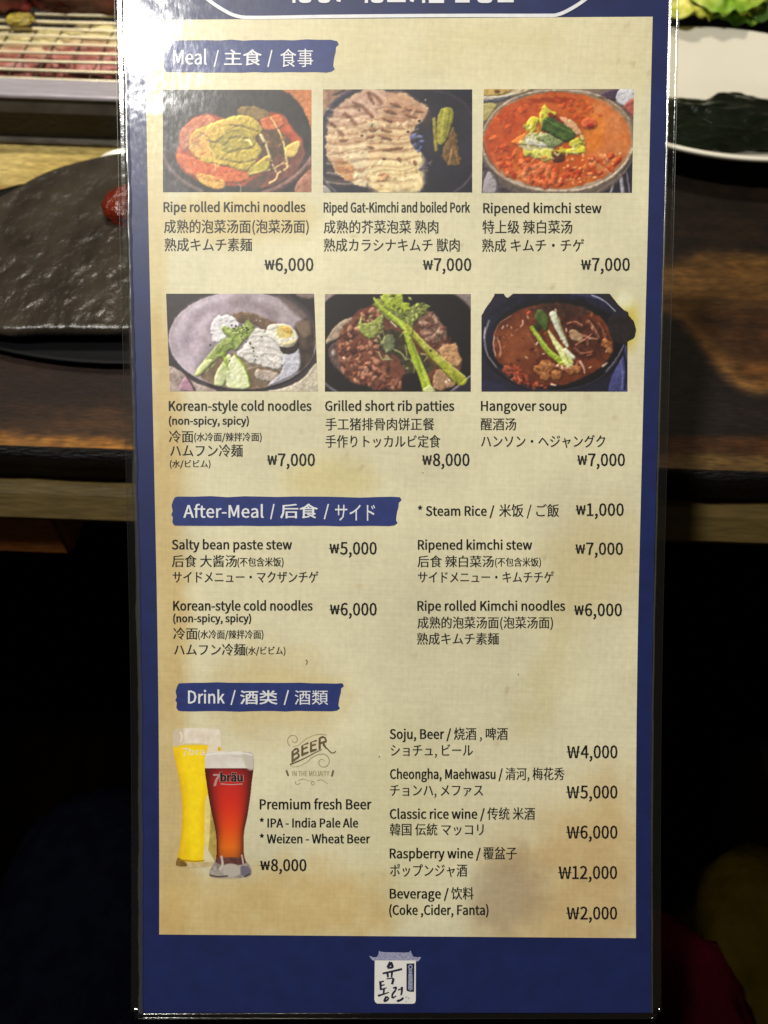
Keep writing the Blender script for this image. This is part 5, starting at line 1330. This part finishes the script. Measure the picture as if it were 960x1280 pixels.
# stoneware plate on a black tray, chilli paste
outl = cr_closed([(tuple(on(x, y, .02))[:2]) for x, y in [(155, 188), (110, 197), (70, 208), (40, 221), (12, 238), (-30, 262), (-58, 310), (-60, 360), (-36, 396), (5, 407), (60, 406), (155, 406), (230, 405), (300, 385), (340, 330), (330, 260), (260, 203), (200, 188)]], 8)
cen = outl.mean(0); N_ = len(outl)
plate = empty('stoneware_plate', 'dark irregular glazed stoneware plate holding a red dab of paste', 'plate', (cen[0], cen[1], .007))
vv, ff = [], []
levels = [(s, .0178 + .0008 * s ** 4) for s in np.linspace(.03, .965, 30)] + [(.985, .0188), (1.0, .0184), (1.014, .0168), (1.02, .0140), (1.01, .0118), (.97, .0105), (.9, .009), (.5, .0085)]
for li, (s, z) in enumerate(levels):
    for k in range(N_):
        p = cen + (outl[k] - cen) * (s if s <= 1 else 1 + (s - 1) * (1 if outl[k][1] < cen[1] else .1))
        dz = 0
        if li < 31:
            dz = .00045 * mnoise.fractal(Vector((p[0] * 26 + p[1] * 12, p[1] * 50 - p[0] * 20, 1)), 1, 2, 5) * (1 if li < 27 else .3)
        vv.append((p[0], p[1], z + dz))
for i in range(len(levels) - 1):
    for k in range(N_):
        ff.append((i*N_ + k, (i+1)*N_ + k, (i+1)*N_ + (k+1) % N_, i*N_ + (k+1) % N_))
ff.append(tuple(range(N_)))
pl = mesh('plate_body', vv, [f[::-1] for f in ff[:-1]] + [ff[-1]], M_stone, None, True)
import bmesh
bm = bmesh.new(); bm.from_mesh(pl.data); bmesh.ops.recalc_face_normals(bm, faces=bm.faces[:]); bm.to_mesh(pl.data); bm.free()
at(pl, plate)
c = on(168, 258, .022)
o = lump('chilli_paste', (0, 0, 0), (.022, .019, .012), M_paste, 6, .12, 1.8, None, None, 2.3); o.location = c
tag(o, 'glossy red dab of chilli paste on the dark stoneware plate', 'sauce')
c1, c2 = on(70, 452, .006), on(70, 210, .006)
v, f = lathe([(0, .0052), (.9, .0052), (.97, .006), (1, .0066), (1.004, .0056), (.98, .003), (.9, .0012), (0, .0012)], c1.x + .03, (c1.y + c2.y) / 2, .17, (c2.y - c1.y) / 2)
o = mesh('serving_tray', v, f, M_tray, None, True); tag(o, 'round black lacquer tray under the dark stoneware plate', 'tray')
cs = on(180, 192, .007)
v, f = lathe([(0, .003), (.7, .003), (1, .0065), (1.04, .007), (1.05, .006), (.75, .0015), (0, .0015)], cs.x, cs.y - .012, .033, .022, 48)
o = mesh('sauce_dish', v, f, M_china, None, True); tag(o, 'small white sauce dish behind the dark stoneware plate', 'dish')

# white plate with pickled leaves, lettuce behind
zr_ = .030
pn, pf = on(897, 197, zr_), on(897, 34, zr_)
ry = (pf.y - pn.y) / 2; rx = ry * 1.25; pcx, pcy = pn.x * .5 + pf.x * .5 + .012, (pn.y + pf.y) / 2
wp = empty('white_plate', 'deep white china plate half filled with dark pickled leaves', 'plate', (pcx, pcy, 0))
v, f = lathe([(0, .010), (.45, .0105), (.62, .013), (.8, .021), (.945, .0275), (.98, zr_ + .0005), (1, zr_), (1.004, zr_ - .0012), (.985, zr_ - .0035), (.84, .017), (.6, .004), (.55, .001), (0, .001)], pcx, pcy, rx, ry, 96)
at(mesh('plate_body', v, f, M_china, None, True), wp)
def leaf(name, c, lx, ly, seed, mat, amp, fr, colf=None, rot=0, n=44, curl=0.0, thick=.0006, ruff=0.0):
    vv, cc = [], []
    for i in range(n):
        for j in range(n):
            u, w_ = -1 + 2 * i / (n - 1), -1 + 2 * j / (n - 1)
            k = math.sqrt(1 - .5 * w_ * w_); m = math.sqrt(1 - .5 * u * u)
            a, b = u * k, w_ * m
            r2 = a * a + b * b
            z = amp * mnoise.fractal(Vector((a * fr + seed * 5, b * fr, seed * 2.3)), 1, 2, 3) + curl * r2
            if ruff:
                th = math.atan2(b, a); z += ruff * r2 * r2 * math.sin(th * 13 + 4 * mnoise.noise(Vector((a * 2, b * 2, seed))))
            x, y = a * lx, b * ly
            x += lx * .12 * mnoise.noise(Vector((b * 3, seed, 0))); y += ly * .15 * mnoise.noise(Vector((a * 3, seed, 5)))
            co, si = math.cos(R(rot)), math.sin(R(rot))
            vv.append((c[0] + x * co - y * si, c[1] + x * si + y * co, c[2] + z))
            if colf:
                cc.append(colf(r2, mnoise.fractal(Vector((a * 3 + seed, b * 3, 2)), 1, 2, 4)))
    ff = [(i*n + j, (i+1)*n + j, (i+1)*n + j + 1, i*n + j + 1) for i in range(n - 1) for j in range(n - 1)]
    o = mesh(name, vv, ff, mat, None, True, lin(np.array(cc)) if colf else None)
    md = o.modifiers.new('thickness', 'SOLIDIFY'); md.thickness = thick
    return o
lc = on(890, 152, .026)
pick = empty('pickled_leaves', 'heap of glossy dark green pickled leaves in the white plate', 'side dish', (lc.x, lc.y, .012))
for k, (px, py, z, lx, ly, rot) in enumerate([(905, 150, .024, .092, .040, 2), (850, 150, .026, .06, .034, 8), (945, 138, .028, .05, .034, -8), (900, 166, .029, .07, .020, 3), (960, 160, .028, .045, .026, 10), (860, 132, .027, .06, .022, -4), (830, 160, .027, .05, .03, 14)]):
    q = on(px, py, z)
    at(leaf('leaf', (q.x, q.y, q.z), lx, ly, k + 2, M_leafd, .0042, 1.8, rot=rot, curl=-.004), pick)
lt = on(900, 10, .04)
lett = empty('lettuce', 'crumpled yellow green lettuce leaves heaped behind the white plate', 'lettuce', (lt.x, lt.y + .03, .0))
def lcol(a, b):
    def f(r2, q):
        t = np.clip(r2 * .8 + q * 1.2, 0, 1)
        return np.array(a) * (1 - t) + np.array(b) * t
    return f
for k, (px, py, z, lx, ly, rot, ca, cb) in enumerate([(872, 14, .038, .04, .03, 20, (186, 186, 92), (150, 168, 40)), (900, 12, .044, .035, .03, -30, (200, 196, 110), (150, 170, 46)), (938, 20, .040, .032, .03, 10, (120, 150, 48), (60, 104, 24)), (955, 0, .046, .03, .03, 50, (70, 96, 36), (34, 66, 18)), (850, 4, .05, .035, .035, -60, (196, 188, 100), (156, 162, 50)), (915, -14, .055, .05, .04, 80, (170, 180, 80), (110, 146, 36)), (880, -22, .055, .05, .04, 0, (190, 190, 100), (130, 156, 44)), (975, 22, .04, .03, .03, 0, (100, 120, 60), (60, 90, 30))]):
    q = on(px, py, z)
    at(leaf('leaf', (q.x, q.y + .034, q.z + .004), lx * 1.3, ly * 1.1, k + 31, M_lett, .010, 1.4, lcol(np.minimum(np.array(ca) * 1.2, 235), np.array(cb) * 1.15), rot, 40, -.010, .0008, .002), lett)
v, f = lathe([(0, .004), (.8, .004), (1, .02), (1.03, .02), (.85, .001), (0, .001)], lt.x, lt.y + .06, .10, .075, 48)
o = mesh('lettuce_dish', v, f, M_tray, None, True); tag(o, 'dark dish under the lettuce leaves', 'dish')

# ------------------------------------------------------------------ below the table: the diner's lap, bag and cloth
def skin(name, pts, edges, rad, mat):
    me = bpy.data.meshes.new(name); me.from_pydata(pts, edges, [])
    o = bpy.data.objects.new(name, me); COL.objects.link(o)
    md = o.modifiers.new('skin', 'SKIN'); sb = o.modifiers.new('sub', 'SUBSURF'); sb.levels = sb.render_levels = 2
    for i, r_ in enumerate(rad):
        me.skin_vertices[0].data[i].radius = r_
    me.skin_vertices[0].data[0].use_root = True
    dg = bpy.context.evaluated_depsgraph_get()
    nm = bpy.data.meshes.new_from_object(o.evaluated_get(dg))
    o.modifiers.clear(); o.data = nm; nm.materials.clear(); nm.materials.append(mat)
    nm.polygons.foreach_set('use_smooth', [True] * len(nm.polygons))
    return o
pts = [(-.03, -.42, -.26), (-.03, -.46, -.05), (-.11, -.36, -.27), (-.15, -.12, -.245), (-.19, .14, -.225), (-.19, .15, -.45), (-.19, .10, -.68), (-.19, .2, -.715), (.05, -.36, -.27), (.06, -.12, -.25), (.075, .14, -.235), (.08, .15, -.45), (.08, .10, -.68), (.08, .2, -.715), (-.03, -.47, .12)]
ed = [(0, 1), (1, 14), (0, 2), (2, 3), (3, 4), (4, 5), (5, 6), (6, 7), (0, 8), (8, 9), (9, 10), (10, 11), (11, 12), (12, 13)]
rd = [(.14, .11), (.14, .10), (.09, .085), (.085, .08), (.068, .065), (.058, .055), (.042, .042), (.038, .03), (.09, .085), (.085, .08), (.068, .065), (.058, .055), (.042, .042), (.038, .03), (.13, .09)]
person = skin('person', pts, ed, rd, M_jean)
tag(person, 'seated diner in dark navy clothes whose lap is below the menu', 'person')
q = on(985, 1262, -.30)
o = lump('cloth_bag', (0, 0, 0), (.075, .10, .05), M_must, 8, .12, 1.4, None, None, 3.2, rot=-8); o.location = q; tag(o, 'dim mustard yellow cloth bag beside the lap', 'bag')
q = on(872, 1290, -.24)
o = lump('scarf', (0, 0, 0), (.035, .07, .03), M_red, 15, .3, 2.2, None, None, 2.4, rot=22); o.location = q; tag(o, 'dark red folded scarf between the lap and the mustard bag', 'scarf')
